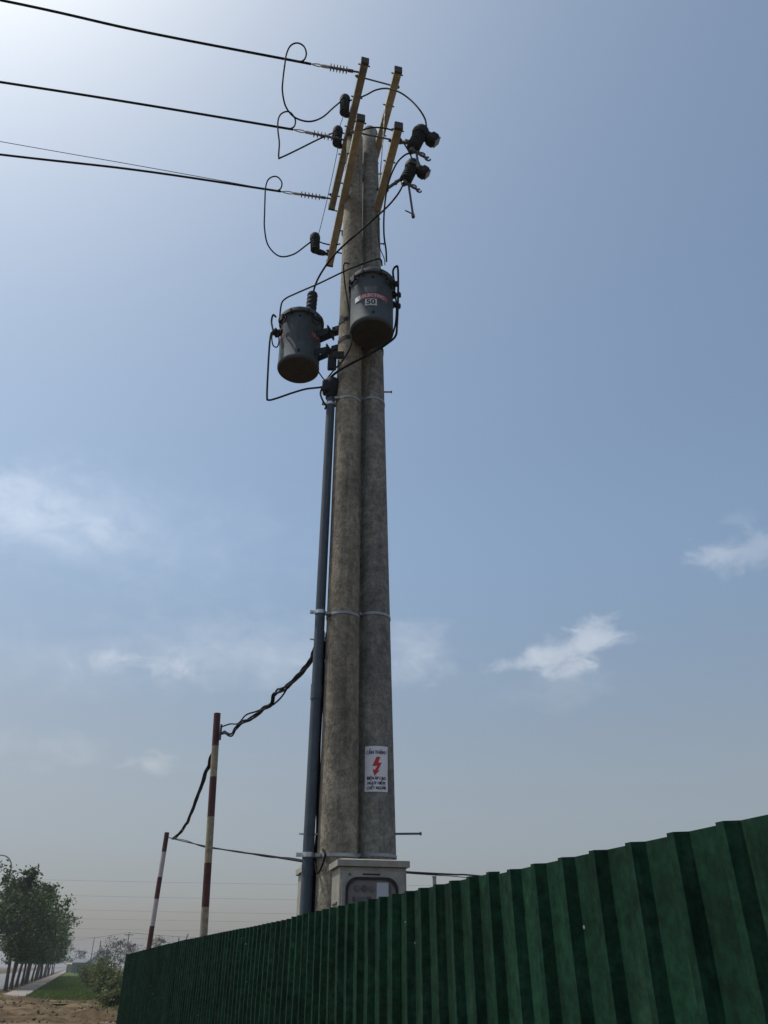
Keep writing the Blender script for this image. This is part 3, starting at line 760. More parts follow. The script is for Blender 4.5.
RT, HT = .25, .76
def transformer(c, label, face, bush, lvdir, mount, labels, pole):
    """c: centre of the tank's bottom; face: way the front looks; bush: bushing offset; lvdir: way the low voltage terminals look"""
    o = empty('pole_transformer', c, label, 'transformer', 'cylindrical transformers hung on the twin poles')
    s = MB(); s.lathe(c, Z, [(.0, RT - .012), (.012, RT), (.02, RT + .004), (.05, RT + .004), (.055, RT), (HT * .5, RT + .001), (HT - .06, RT), (HT - .02, RT), (HT, RT + .012)], 48)
    tank = s.build('tank', M['tank'], o)
    s = MB(); s.lathe(c - Z * .004, Z, [(.0, RT - .016), (.016, RT - .016)], 48)
    for r_ in (.1, .17): s.lathe(c - Z * .008, Z, [(0, r_ - .006), (0, r_ + .006), (.004, r_ + .006), (.004, r_ - .006)], 32, cap=False)
    s.cyl(c - Z * .02, c, .03, n=12)
    s.build('base_plate', M['tank_bottom'], o)
    s = MB(); s.lathe(c + Z * HT, Z, [(-.03, RT + .02), (-.03, RT + .032), (.02, RT + .034), (.03, RT + .028), (.05, RT + .0), (.085, RT * .7), (.11, RT * .3), (.115, .02)], 48)
    s.build('lid', M['tank'], o)
    for k in range(8):                                   # clamp ring bolts
        a = face + PI / 8 + k * PI / 4; d = Vector((math.cos(a), math.sin(a), 0)); q = c + d * (RT + .03) + Z * (HT - .03)
        s = MB().box(q, (.035, .035, .06), Matrix.Rotation(a, 3, 'Z'), .006); s.cyl(q - Z * .05, q + Z * .05, .009, n=8)
        s.build('ring_bolt', M['rubber'], o)
    for sg in (-1, 1):
        a = face + sg * R(42); d = Vector((math.cos(a), math.sin(a), 0)); t_ = Vector((-d.y, d.x, 0))
        q = c + d * RT + Z * (HT - .13)
        lg = MB(); lg.bar(q - d * .01 + Z * .07, q + d * .075 + Z * .05, .03, .03, bev=.005); lg.bar(q + d * .07 + Z * .06, q + d * .075 - Z * .04, .05, .02, up=d, bev=.004)
        lg.tube([q + d * .055 + t_ * .06 * math.cos(x) + Z * (-.03 + .06 * math.sin(x)) for x in [2 * PI * i / 18 for i in range(19)]], .006, 6)
        lg.build('lifting_lug', M['rubber'], o)
    # high voltage bushing with cover
    b0 = c + bush[0] + Z * (HT + .03); bd = bush[1].normalized()
    bs = MB(); L_ = bush[2]; pr = [(0, .07), (.03, .072)]
    for i in range(5): t = .05 + (L_ - .08) * i / 4; pr += [(t - .02, .062), (t - .006, .068), (t + .006, .068), (t + .02, .06)]
    pr += [(L_, .062), (L_ + .03, .03)]
    bs.lathe(b0, bd, pr, 18).build('bushing', M['rubber'], o)
    # low voltage terminals
    for i, (da, dz_) in enumerate(((-.34, -.10), (0, -.17), (.34, -.24))):
        a = lvdir + da; d = Vector((math.cos(a), math.sin(a), 0)); q = c + d * (RT - .01) + Z * (HT + dz_)
        t = MB(); t.lathe(q, d, [(0, .045), (.03, .045), (.035, .03), (.05, .034), (.055, .022), (.075, .022), (.075, .03), (.095, .03)], 12)
        t.box(q + d * .085 - Z * .01, (.045, .045, .06), Matrix.Rotation(a, 3, 'Z'), .008); t.build('terminal', M['rubber'], o)
    # mounting: two hangers to the pole
    for dz_, sz in ((HT - .30, .10), (.16, .09)):
        a0 = c + Z * dz_; pz = a0.z; pc = pole.at(pz); dv = Vector((pc.x - c.x, pc.y - c.y, 0)); D_ = dv.length; dv.normalize(); sdv = Vector((-dv.y, dv.x, 0))
        p0 = a0 + dv * (RT - .02); p1 = Vector((c.x, c.y, pz)) + dv * (D_ - pole_r(pz))
        h = MB()
        for sg in (-1, 1):
            h.bar(p0 + sdv * .06 * sg, p0.lerp(p1, .62) + sdv * .035 * sg, .012, sz)
        h.bar(p0.lerp(p1, .60) - sdv * .09, p0.lerp(p1, .60) + sdv * .09, sz, .014, up=dv)
        h.cyl(p0.lerp(p1, .55) + Z * .02, p1 + dv * .02 + Z * .02, .016, n=8)
        h.box(p0.lerp(p1, .85), (.09, .09, sz * .9), Matrix.Rotation(math.atan2(dv.y, dv.x), 3, 'Z'), .01)
        n = 28
        for zz in (-.025,):
            vs, fs = [], []
            for zo in (-.03, .03):
                for k in range(n):
                    q = 2 * PI * k / n; cc = pole.at(pz + zo); vs.append(cc + Vector((math.cos(q), math.sin(q), 0)) * (pole_r(pz) + .007))
            for k in range(n): fs.append((k, (k + 1) % n, n + (k + 1) % n, n + k))
            h.add(vs, fs, True)
        h.build('hanger', M['rubber'], o)
    # stickers
    for (a, kind) in labels:
        if kind == 'full':
            v, f = grid(.145, .10, 8); s = MB(); wrap(s, v, f, 0, .46, c, a, RT, out=.004); s.build('rating_plate', M['dull'], o)
            v, f = grid(.40, .075, 16); s = MB(); wrap(s, v, f, 0, 0.36, c, a, RT, arch=.3, out=.005); st = s.build('red_sticker', M['labelred'], o)
            v, f = grid(.075, .078, 6); s = MB(); wrap(s, v, f, -.165, 0.36, c, a, RT, arch=.3, out=.0065); s.build('sticker_edge', M['labelwhite'], st)
            v, f = text_mesh('ELECTRIC', .062, bold=.001); s = MB(); wrap(s, v, f, .03, 0.358, c, a, RT, .95, .3, .0075); s.build('lettering', M['labelwhite'], st)
            v, f = grid(.135, .105, 8); s = MB(); wrap(s, v, f, .0, 0.255, c, a, RT, out=.005); nb = s.build('number_plate', M['labelwhite'], o)
            v, f = text_mesh('50', .105, bold=.003); s = MB(); wrap(s, v, f, 0, 0.255, c, a, RT, 1.0, out=.007); s.build('lettering', M['seal'], nb)
        else:
            v, f = grid(.30, .075, 12); s = MB(); wrap(s, v, f, 0, .42, c, a, RT, arch=.3, out=.005); st = s.build('red_sticker', M['labelred'], o)
            v, f = text_mesh('ELECTRIC', .055, bold=.001); s = MB(); wrap(s, v, f, 0, .42, c, a, RT, .95, .3, .0075); s.build('lettering', M['labelwhite'], st)
    for (nm, aa, zz) in (('drain_plug', face + .1, .10), ('pressure_valve', face + .05, .66)):
        d = Vector((math.cos(aa), math.sin(aa), 0)); MB().cyl(c + d * (RT - .01) + Z * zz, c + d * (RT + .016) + Z * zz, .014, n=8).build(nm, M['rubber'], o)
    return o
cR = Vector((atY(371.5, 335, 6.57).x, 6.57, 7.85)); cL = Vector((atY(298.3, 368, 7.15).x, 7.15, 7.81))
FR = -PI / 2
transformer(cR, 'right dark grey transformer in front of the poles, marked 50', FR, (Vector((.17, .12, 0)), Vector((-.05, -.02, 1)), .20), R(-8), None, [(FR - .02, 'full')], PR)
transformer(cL, 'left dark grey transformer standing clear of the poles on hangers', FR, (Vector((.125, -.14, 0)), Vector((.02, .02, 1)), .36), R(186), None, [(FR + R(74), 'short'), (FR - R(80), 'short')], PL)

# low voltage tails
L1 = [cL + Vector((-.27, -.05, HT - .05))] + path([(281, 306, 7.0), (285, 299, 6.95), (297, 293, 6.85), (320, 283, 6.7), (345, 271, 6.55), (365, 263, 6.45), (377, 259, 6.4), (381, 260, 6.45), (382, 266, 6.5)])
wire(L1, .010, 'lead_wire', 'black lead joining the tops of the two transformers', 'lead wire')
L2 = path([(276, 317, 7.1), (273, 315, 7.05), (271.5, 322, 7.05), (273, 331, 7.0), (271, 334, 7.0), (269.5, 345, 7.0), (268, 370, 7.0), (267, 396, 7.0), (268.5, 400, 7.0), (276, 398.5, 6.98), (292, 393, 6.93), (306, 389, 6.9), (319, 387.5, 6.86), (327, 386, 6.84)])
wire(L2, .012, 'lead_wire', 'black lead hanging in a square loop left of the left transformer', 'lead wire')
L3 = path([(276, 328, 7.05), (272, 336, 7.02), (273, 345, 7.02), (277, 347, 7.02), (279, 341, 7.0), (278, 332, 7.0)])
wire(L3, .008, 'lead_wire', 'small black wire curl at the left transformer terminals', 'lead wire')
R2 = path([(394, 281, 6.5), (393, 271, 6.46), (396, 266.5, 6.44), (398, 270, 6.44), (398, 300, 6.42), (397, 325, 6.42), (395.5, 336, 6.42), (388, 343, 6.42), (378, 349.5, 6.45), (362, 358, 6.5), (345, 367, 6.6), (334, 374, 6.72), (327, 382, 6.82)])
wire(R2, .013, 'lead_wire', 'black lead looping round the right side of the right transformer', 'lead wire')
R3 = path([(395, 292, 6.5), (396.5, 310, 6.48), (394, 330, 6.45), (386, 343, 6.45), (366, 356, 6.52), (347, 365, 6.63), (330, 378, 6.8)])
wire(R3, .010, 'lead_wire', 'second black lead running under the right transformer to the conduit', 'lead wire')
R4 = path([(349, 264, 6.6), (345, 263, 6.6), (343.5, 268, 6.6), (345, 285, 6.58), (348, 305, 6.56), (350.5, 325, 6.54), (352, 338, 6.54), (350, 348, 6.56), (343, 360, 6.66), (334, 370, 6.74), (326, 380, 6.82)])
wire(R4, .009, 'lead_wire', 'thin black lead hanging between the poles and the right transformer', 'lead wire')
R5 = path([(318, 371, 6.98), (322, 377, 6.9), (327, 383, 6.84)])
wire(R5, .008, 'lead_wire', 'short black lead from the left transformer base to the conduit mouth', 'lead wire')
R6 = path([(322, 388, 6.82), (320.5, 394, 6.80), (323, 401, 6.78), (326, 406, 6.77), (325, 409, 6.77)])
wire(R6, .011, 'cable_tail', 'black cable tail drooping from the conduit mouth', 'cable')
# terminal bracket plates on the pole beside the conduit
s = MB(); q = PL.at(7.62) - U * .17; s.box(q + Vector((-.03, -.05, 0)), (.10, .05, .22), bev=.01); s.box(q + Vector((.05, -.12, .05)), (.12, .03, .10), bev=.005)
tag(s.build('cable_bracket', M['rubber']), 'dark steel bracket plate on the left pole above the conduit mouth', 'bracket')

# ------------------------------------------------------------------ warning sign
zs_ = (zat(746.5, 6.9) + zat(792, 6.9)) / 2; hs_ = zat(746.5, 6.9) - zat(792, 6.9)
pc = PR.at(zs_); rs_ = pole_r(zs_) + .006; pa = -PI / 2 + .06
sg_ = empty('warning_sign', pc, 'white high voltage warning sign with red lightning arrow on the pole', 'sign')
v, f = grid(.212, hs_, 14); s = MB(); wrap(s, v, f, 0, 0, pc, pa, rs_); wrap(s, v, [q[::-1] for q in f], 0, 0, pc, pa, rs_ - .002)
s.build('plate', M['signwhite'], sg_)
def letters(txt, size, zc, m, sx=1, bold=.0012):
    v, f = text_mesh(txt, size); s = MB()
    for i, dx in enumerate((-.0016, 0, .0016)): wrap(s, v, f, dx, zc, pc, pa, rs_, sx, out=.002 + .0004 * i)
    s.build('lettering', M[m], sg_)
letters('CẨN THẬN !', .043, hs_ * .355, 'signblue', .74, .0016)
letters('ĐIỆN ÁP CAO', .036, -hs_ * .215, 'signblue', .74); letters('NGUY HIỂM', .036, -hs_ * .32, 'signblue', .80); letters('CHẾT NGƯỜI', .036, -hs_ * .425, 'signblue', .76)
v = [Vector((x, y, 0)) for (x, y) in ((.006, .078), (.040, .078), (.020, .028), (.052, .028), (.016, -.040), (.036, -.036), (-.012, -.084), (-.026, -.026), (-.008, -.034), (.014, .0), (-.030, .0))]
s = MB(); wrap(s, v, [list(range(11))[::-1]], -.006, hs_ * .055, pc, pa, rs_, out=.003)
s.build('lightning_arrow', M['signred'], sg_)

# ------------------------------------------------------------------ metering cabinets on the poles
def cabinet(Fp, u, v_, w_, dp, zt, label, full):
    """Fp front left corner, u along the front, v_ to the back"""
    o = empty('meter_cabinet', Vector((Fp.x, Fp.y, 1.15)), label, 'cabinet')
    Mx = Matrix((u, v_, Z)).transposed()
    zb = 1.15; ctr = Fp + u * w_ / 2 + v_ * dp / 2
    MB().box(Vector((ctr.x, ctr.y, (zb + zt - .06) / 2)), (w_, dp, zt - .06 - zb), Mx, .008).build('body', M['cab'], o)
    s = MB(); ov = .022                                   # roof: a shallow folded hood
    def P(a, b, z): q = Fp + u * a + v_ * b; return Vector((q.x, q.y, z))
    z0, z1, z2 = zt - .062, zt - .018, zt + (.006 if full else .11)
    lo = [P(-ov, -ov, z0), P(w_ + ov, -ov, z0), P(w_ + ov, dp + ov, z0), P(-ov, dp + ov, z0)]
    mi = [P(-ov, -ov, z1), P(w_ + ov, -ov, z1), P(w_ + ov, dp + ov, z1), P(-ov, dp + ov, z1)]
    tp = [P(.05, dp * .42, z2), P(w_ - .05, dp * .42, z2), P(w_ - .05, dp * .58, z2), P(.05, dp * .58, z2)]
    s.add(lo + mi + tp, [(3, 2, 1, 0), (0, 1, 5, 4), (1, 2, 6, 5), (2, 3, 7, 6), (3, 0, 4, 7), (4, 5, 9, 8), (5, 6, 10, 9), (6, 7, 11, 10), (7, 4, 8, 11), (8, 9, 10, 11)])
    s.build('roof', M['cab'], o)
    # louvres on the left side
    s = MB()
    for k in range(7):
        q = P(-.004, dp * .5, zt - .30 - k * .055); s.box(q, (.016, dp * .55, .022), Mx, .004)
    s.build('louvre', M['cab'], o)
    if not full: return o
    # door, arched window, contents
    dr = MB(); q = P(w_ / 2, -.004, (zb + zt - .06) / 2 - .01); dr.box(q, (w_ - .03, .010, zt - .06 - zb - .05), Mx, .003)
    door = dr.build('door', M['cab'], o)
    wl, wr, wt, wb, rad = .045, w_ - .07, zt - .135, zb + .12, .085
    out_ = []
    for (cx, cz, a0) in ((wr - rad, wt - rad, 0), (wl + rad, wt - rad, 90), (wl + rad, wb + rad, 180), (wr - rad, wb + rad, 270)):
        for i in range(7): a = R(a0 + 90 * i / 6); out_.append((cx + rad * math.cos(a), cz + rad * math.sin(a)))
    s = MB(); vs = []
    n = len(out_); cxm, czm = (wl + wr) / 2, (wt + wb) / 2
    for off in (-.011, -.024):
        for k in (1.0, .0):
            for (x, z) in out_:
                if k: vs.append(P(x, off, z))
                else: vs.append(P(x - (.016 if x > cxm else -.016), off, z - (.016 if z > czm else -.016)))
    fs = []
    for i in range(n):
        j = (i + 1) % n
        fs += [(2 * n + i, 2 * n + j, 3 * n + j, 3 * n + i), (i, j, 2 * n + j, 2 * n + i), (n + i, 3 * n + i, 3 * n + j, n + j)]
    s.add(vs, fs); s.build('window_seal', M['seal'], door)
    s = MB(); s.add([P(x, -.0115, z) for (x, z) in out_], [list(range(n))]); pane = s.build('window_panel', M['panel'], door)
    for (x, z, mm) in ((.13, wt - .075, 'meterface'), (.185, wt - .075, 'meterred'), (.24, wt - .075, 'meterface')):
        MB().cyl(P(x, -.010, z), P(x, -.02, z), .021, n=16).build('indicator', M[mm], door)
    MB().box(P(.16, -.016, wt - .16), (.10, .012, .06), Mx, .006).build('meter', M['meterface'], door)
    MB().box(P(.17, -.016, wt - .145), (.14, .008, .03), Mx, .006).build('meter', M['meterred'], door)
    MB().box(P(.325, -.013, wt - .11), (.09, .004, .15), Mx).build('paper_sheet', M['doc'], door)
    MB().box(P(.385, -.014, wt - .12), (.012, .01, .18), Mx).build('divider', M['meterface'], door)
    MB().box(P(.24, -.0105, zt - .115), (.13, .003, .010), Mx).build('name_strip', M['seal'], door)
    MB().box(P(.075, -.0105, zt - .118), (.02, .004, .016), Mx).build('lock', M['meterface'], door)
    return o
zt_ = atY(370, 866.5, 6.36).z + .06
fc = atY(339.5, 880, 6.30)
cabinet(Vector((fc.x, fc.y, 0)), U, V, .515, .335, zt_, 'beige metal meter cabinet with arched window at the foot of the poles', True)
c2 = atY(297.3, 890, 7.45)
cabinet(Vector((c2.x, 7.47, 0)), -V, U, .46, .27, atY(297, 874, 7.45).z + .05, 'pale cabinet half hidden behind the grey conduit', False)

# ------------------------------------------------------------------ temporary striped posts and their cables
def post(top, base_px, Y, ys, r, cols, label):
    b = atY(*base_px, Y); d = (top - b) / (top.z - b.z); b0 = b - d * b.z
    o = empty('striped_post', b0, label, 'post', 'red and white striped posts')
    zs = [top.z] + [b0.z + atY(base_px[0], y, Y).z for y in ys]
    k = 0; st = zs[-2] - zs[-1]
    while zs[-1] > st: zs.append(zs[-1] - st)
    zs.append(-.2)
    for i in range(len(zs) - 1):
        MB().cyl(b0 + d * zs[i + 1], b0 + d * zs[i], r, n=16).build('red_stripe' if i % 2 == 0 else 'pale_stripe', M[cols[i % 2]], o)
    return b0, d
t1 = atY(217.3, 713.5, 13)
p1b, p1d = post(t1, (203.5, 937), 13, (746, 777, 817, 863, 907, 940), .058, ('red', 'cream'), 'nearer and taller striped post, rust red and cream')
t2 = atY(167, 832.5, 22)
p2b, p2d = post(t2, (148.5, 950), 22, (852, 877, 899, 926, 951), .062, ('red', 'white'), 'farther and shorter striped post, dark red and white')
# spool insulator and tie on the nearer post
s = MB(); q = atY(220.5, 734, 12.97); s.bar(atY(217, 732, 13), q, .03, .03); s.cyl(q - Z * .1, q + Z * .16, .018, n=8)
tag(s.build('wire_hook', M['dull']), 'small hook holding the cables on the nearer striped post', 'hook')
def bundle(L_, r, name, label, wob=.02, k=3):
    base = crom(path(L_), 10); s = MB()
    for j in range(k):
        pts = []
        for i, p in enumerate(base):
            ph = i * .15 + j * 2.1
            pts.append(p + Vector((math.cos(ph) * wob * .7, 0, math.sin(ph) * wob)) * (1 + .8 * noise.noise(Vector((i * .12, j, 0)))))
        s.tube(pts, r, 6)
    return tag(s.build(name, M['black']), label, 'cable')
bundle([(221, 733, 13), (225, 732.5, 12.7), (231, 734.5, 12.4), (236, 728, 12.1), (242, 722.5, 11.7), (249, 719.5, 11.3), (257, 714.5, 10.8), (264, 708, 10.4), (271, 704, 9.9), (274.5, 694, 9.7), (281, 690, 9.3), (290, 684, 8.8), (300, 673.5, 8.2), (308, 664.5, 7.7), (313.5, 654, 7.2), (317, 645, 7.0)], .0135, 'twisted_cable', 'thick twisted black cable sagging from the poles to the nearer post', .022)
s = MB()
s.tube(crom(path([(221, 727, 13), (230, 724, 12.6), (238, 723.5, 12.0), (246, 715, 11.5), (256, 711.5, 11), (267, 707, 10.2), (274, 704, 9.8), (283, 695, 9.3), (290, 682, 8.8)]), 8), .012, 6)
tag(s.build('loose_cable', M['black']), 'thinner loose cable winding round the twisted cable', 'cable')
bundle([(212.5, 755, 12.98), (209.5, 764, 13.6), (205, 775, 14.5), (200, 790, 16), (194, 806, 17.6), (188.5, 820, 19.2), (185, 826, 20), (179, 834, 21.3), (173, 838.5, 22)], .018, 'twisted_cable', 'twisted black cable dropping from nearer post to farther post', .03)
s = MB(); s.tube(crom(path([(169, 837.5, 22), (176, 839.5, 20.5), (200, 845, 17), (232, 851, 13.5), (262, 855, 10.5), (285, 858.5, 8.8), (302, 861, 7.2), (312, 862, 6.95)]), 10), .012, 6)
s.tube(crom(path([(172, 838, 22), (186, 840.5, 19.4), (204, 847, 16.5), (236, 851, 13.2), (266, 856.5, 10.2), (288, 858, 8.6), (303, 860.5, 7.2), (312, 861, 6.95)]), 10), .009, 6)
tag(s.build('low_cable', M['black']), 'low slack black cable between the farther post and the conduit', 'cable')
s = MB(); s.tube(crom(path([(395, 871.5, 7.2), (410, 872.5, 8), (430, 873.5, 9.2), (455, 874.6, 11), (480, 876, 13), (560, 884, 20), (700, 900, 40)]), 10), .012, 6)
s.tube(crom(path([(395, 871.5, 7.2), (412, 873.5, 8), (440, 875.5, 9.5), (470, 878, 12), (560, 888, 20), (700, 902, 40)]), 10), .005, 6)
tag(s.build('low_cable', M['black']), 'low black cable leaving the meter cabinet to the right', 'cable')
# pale concrete post tip beyond the fence
s = MB(); b = atY(434.5, 884, 16); t = atY(434.5, 877, 16); s.box(Vector((b.x, 16, t.z / 2)), (.07, .07, t.z), bev=.005)
s.box(Vector((b.x, 16, t.z + .006)), (.085, .085, .012))
tag(s.build('concrete_post', M['cab']), 'thin pale post showing just above the fence, right of the cabinet', 'post')

# ------------------------------------------------------------------ trees
def make_tree(seed, H, cr, zb, nleaf, ls, lean=0.0, gaps=.0, limbs=9, tr=.11):
    rnd = random.Random(seed); tk, lf = MB(), MB()
    top = Vector((lean + rnd.uniform(-.3, .3), rnd.uniform(-.3, .3), H * .86))
    def tp(t): return Vector((lean * t * t + .12 * math.sin(t * 5 + seed), .1 * math.sin(t * 4 + seed * 2), H * .88 * t))
    pts = [tp(i / 12) for i in range(13)]; pts[0].z = -.1
    tk.tube(pts, 0, 9, rs=[tr * (1.25 if i == 0 else 1) * (1 - i / 12 * .85) for i in range(13)])
    tips = []
    for k in range(limbs):
        t = (zb / H) / .88 * .85 + (1 - (zb / H) / .88 * .85) * (k + .3) / limbs
        p = tp(min(t, .97)); a = k * 2.4 + rnd.uniform(-.5, .5)
        prof_ = math.sin(PI * min(1, max(0.05, (t - .18) / .86)) ** .8) * .75 + .3
        L_ = cr * prof_ * rnd.uniform(.75, 1.15)
        e = p + Vector((math.cos(a) * L_, math.sin(a) * L_, L_ * rnd.uniform(.25, .6)))
        m_ = p.lerp(e, .5) + Vector((0, 0, .12 * L_))
        lp = crom([p, m_, e], 5); tk.tube(lp, 0, 6, rs=[tr * .42 * (1 - i / len(lp) * .8) for i in range(len(lp))])
        tips += [(e, L_), (m_, L_ * .9), (p.lerp(e, .75), L_)]
        for q in range(2):
            e2 = p.lerp(e, rnd.uniform(.4, .9)) + Vector((rnd.uniform(-1, 1), rnd.uniform(-1, 1), rnd.uniform(-.35, .8))) * L_ * .42
            tk.tube(crom([p.lerp(e, .45), e2], 3), tr * .13, 5); tips.append((e2, L_ * .8))
    tips.append((tp(.97) + Z * H * .06, cr * .6)); tips.append((tp(.9), cr * .6))
    per = nleaf // len(tips)
    for (c, L_) in tips:
        for sub in range(4):
            cc = c + Vector((rnd.gauss(0, 1), rnd.gauss(0, 1), rnd.gauss(0, .8))) * L_ * .27
            rad = L_ * rnd.uniform(.08, .2)
            for i in range(per // 4):
                d = Vector((rnd.gauss(0, 1), rnd.gauss(0, 1), rnd.gauss(0, .75)))
                p = cc + d * rad
                if p.z < zb * .8: p.z = zb * .8 + abs(rnd.gauss(0, .7))
                n = Vector((rnd.gauss(0, 1), rnd.gauss(0, 1), rnd.gauss(0, 1) + .8)).normalized()
                a = n.orthogonal().normalized(); b = n.cross(a); th = rnd.uniform(0, 6.28)
                a, b = a * math.cos(th) + b * math.sin(th), b * math.cos(th) - a * math.sin(th)
                s_ = ls * rnd.uniform(.6, 1.35)
                lf.add([p - a * s_, p + b * s_ * .42, p + a * s_, p - b * s_ * .42], [(0, 1, 2, 3)])
    return tk, lf
def tree_root(name, tk, lf, leafm, label, cat, group):
    o = empty(name, (0, 0, 0), label, cat, group)
    tk.build('trunk', M['bark'], o); lf.build('crown', leafm, o); return o
def dup(r, loc, rz, sc, label):
    c = r.copy(); COL.objects.link(c); c.location = loc; c.rotation_euler = (0, 0, rz); c.scale = (sc, sc, sc)
    if label: c['label'] = label
    for ch in r.children:
        d_ = ch.copy(); COL.objects.link(d_); d_.parent = c
    return c
GT = 'street trees along the footpath'
LAB = 'dark green street tree in the row receding along the path'
protos = [tree_root('street_tree', *make_tree(11, 7.9, 2.3, 2.3, 6200, .14, .2, tr=.13), M['leaf'], LAB, 'tree', GT),
          tree_root('street_tree', *make_tree(23, 7.6, 2.2, 2.2, 6200, .14, -.2, tr=.13), M['leaf'], LAB, 'tree', GT),
          tree_root('street_tree', *make_tree(37, 8.0, 2.4, 2.3, 6200, .14, .1, tr=.13), M['leaf'], LAB, 'tree', GT)]
used = set(); rr = random.Random(5)
def place_tree(i, x, y, sc, label):
    rz = rr.uniform(0, 6.28); k = i % 3; pt = protos[k]
    if k not in used:
        used.add(k); pt.location = (x, y, 0); pt.rotation_euler = (0, 0, rz); pt.scale = (sc, sc, sc); pt['label'] = label; return pt
    return dup(pt, (x, y, 0), rz, sc, label)
Yr = [67, 71.5, 76.5, 81, 86, 91.5, 96.5, 102, 108, 114, 121, 128, 136, 145, 155, 166, 178, 192, 208]
for i, y in enumerate(Yr):
    lb = LAB
    if i == 0: lb = 'nearest and tallest street tree at the left edge, beside the lamp arm'
    if i == 1: lb = 'second nearest street tree of the row, standing where the path begins'
    place_tree(i, -4.95 - .345 * y + rr.uniform(-.15, .15), y, rr.uniform(.95, 1.06) * (1.04 if i == 0 else 1.0), lb)
for i, y in enumerate([86, 97, 108, 120, 134, 150]):
    place_tree(i + 1, -18.5 - .345 * y, y, rr.uniform(.85, 1.0), 'tree in the farther row across the pale road, behind the nearer trunks')
# scrub by the fence end
GB = 'scrub bushes beyond the fence end'
def bush(seed, H, cr, nl, ls):
    rnd = random.Random(seed); tk, lf = MB(), MB()
    for k in range(9):
        a = rnd.uniform(0, 6.28); L_ = cr * rnd.uniform(.4, .95)
        e = Vector((math.cos(a) * L_, math.sin(a) * L_, H * rnd.uniform(.5, .95)))
        tk.tube(crom([Vector((0, 0, -.05)), e * .5 + Vector((0, 0, H * .1)), e], 4), .018, 5)
        for i in range(nl // 9):
            t = rnd.random() ** .6; p = Vector((e.x * t, e.y * t, e.z * (t * .95 + .02))) + Vector((rnd.gauss(0, 1), rnd.gauss(0, 1), rnd.gauss(0, .8))) * cr * .24
            p.z = abs(p.z); n = Vector((rnd.gauss(0, 1), rnd.gauss(0, 1), rnd.gauss(0, 1) + .6)).normalized()
            a_ = n.orthogonal().normalized(); b = n.cross(a_); s_ = ls * rnd.uniform(.6, 1.4)
            lf.add([p - a_ * s_, p + b * s_ * .5, p + a_ * s_, p - b * s_ * .5], [(0, 1, 2, 3)])
    return tk, lf
bl = [(105, 62, 2.1, 1.2, ''), (115, 54, 2.0, 1.1, ''), (119, 46, 1.3, .8, ''), (97, 78, 2.1, 1.2, ''), (91, 95, 2.2, 1.3, ''), (108, 56, 1.2, .7, ''), (116, 41, .7, .55, '')]
blab = ['dry green bush standing tallest in the scrub, midway between grass and fence', 'dry green bush right against the fence end', 'low leafy bush in front, hiding the foot of the fence end',
        'yellowish bush at the right edge of the grass verge', 'most distant bush of the scrub, beside the grey shed', 'small bush before the scrub, at the edge of the bare soil', 'lowest bush, nearest the viewer by the fence end']
for i, (px, y, H, cr, _) in enumerate(bl):
    tk, lf = bush(50 + i, H, cr, 2400, .075)
    o = empty('bush', ((px - 384) / 891 * y, y, 0), blab[i], 'bush', GB)
    off = o.location
    t_ = tk; t_.v = [v + off for v in tk.v]; lf.v = [v + off for v in lf.v]
    tk.build('stem', M['bark'], o); lf.build('foliage', M['leafdry'], o)
# distant sparse trees in the haze
far = [(115, 170, 6.3, 2.6, 'sparse grey tree rising over the scrub, right of the grey shed'), (127, 185, 6.0, 2.2, 'sparse grey tree beside the wooden line pole'),
       (79, 260, 5.6, 2.6, 'pale distant tree past the end of the street tree row'), (154, 180, 6.6, 2.9, 'sparse grey tree just behind the farther striped post'),
       (163, 190, 5.6, 2.2, 'sparse grey tree right of the farther striped post'), (178, 175, 5.6, 2.0, 'low sparse tree just left of the nearer striped post'), (104, 200, 4.8, 2.0, 'low grey tree behind the scrub, over the shed roof')]
fp = None
for i, (px, y, H, cr, lb) in enumerate(far):
    tk, lf = make_tree(70 + i, H, cr, 1.8, 1500, .16, 0, limbs=9, tr=.09)
    o = empty('bare_tree', ((px - 384) / 891 * y, y, 0), lb, 'tree', 'sparse trees far off in the haze')
    tk.v = [v + o.location for v in tk.v]; lf.v = [v + o.location for v in lf.v]
    tk.build('trunk', M['bark'], o); lf.build('crown', M['leafgrey'], o)

# ------------------------------------------------------------------ street lamp behind the trees
lx, ly = atY(11.2, 868, 74).x, 74
o = empty('street_lamp', (lx, ly, 0), 'street lamp with curved arm rising above the nearest tree', 'street lamp')
ztop = atY(11, 868, 74).z
MB().cyl((lx, ly, 0), (lx, ly, ztop), .10, .06, 12).build('post', M['lamp'], o)
arm_pts = [Vector((lx, ly, ztop)), atY(11.2, 864, 74), atY(9.6, 859.5, 74), atY(6, 856.3, 74), atY(1.5, 855.2, 74), atY(-8, 855.5, 74)]
MB().tube(crom(arm_pts), .055, 8).build('arm', M['lamp'], o)
q = atY(-12, 856, 74); MB().box(q, (.8, .3, .14), bev=.04).build('lamp_head', M['lamp'], o)

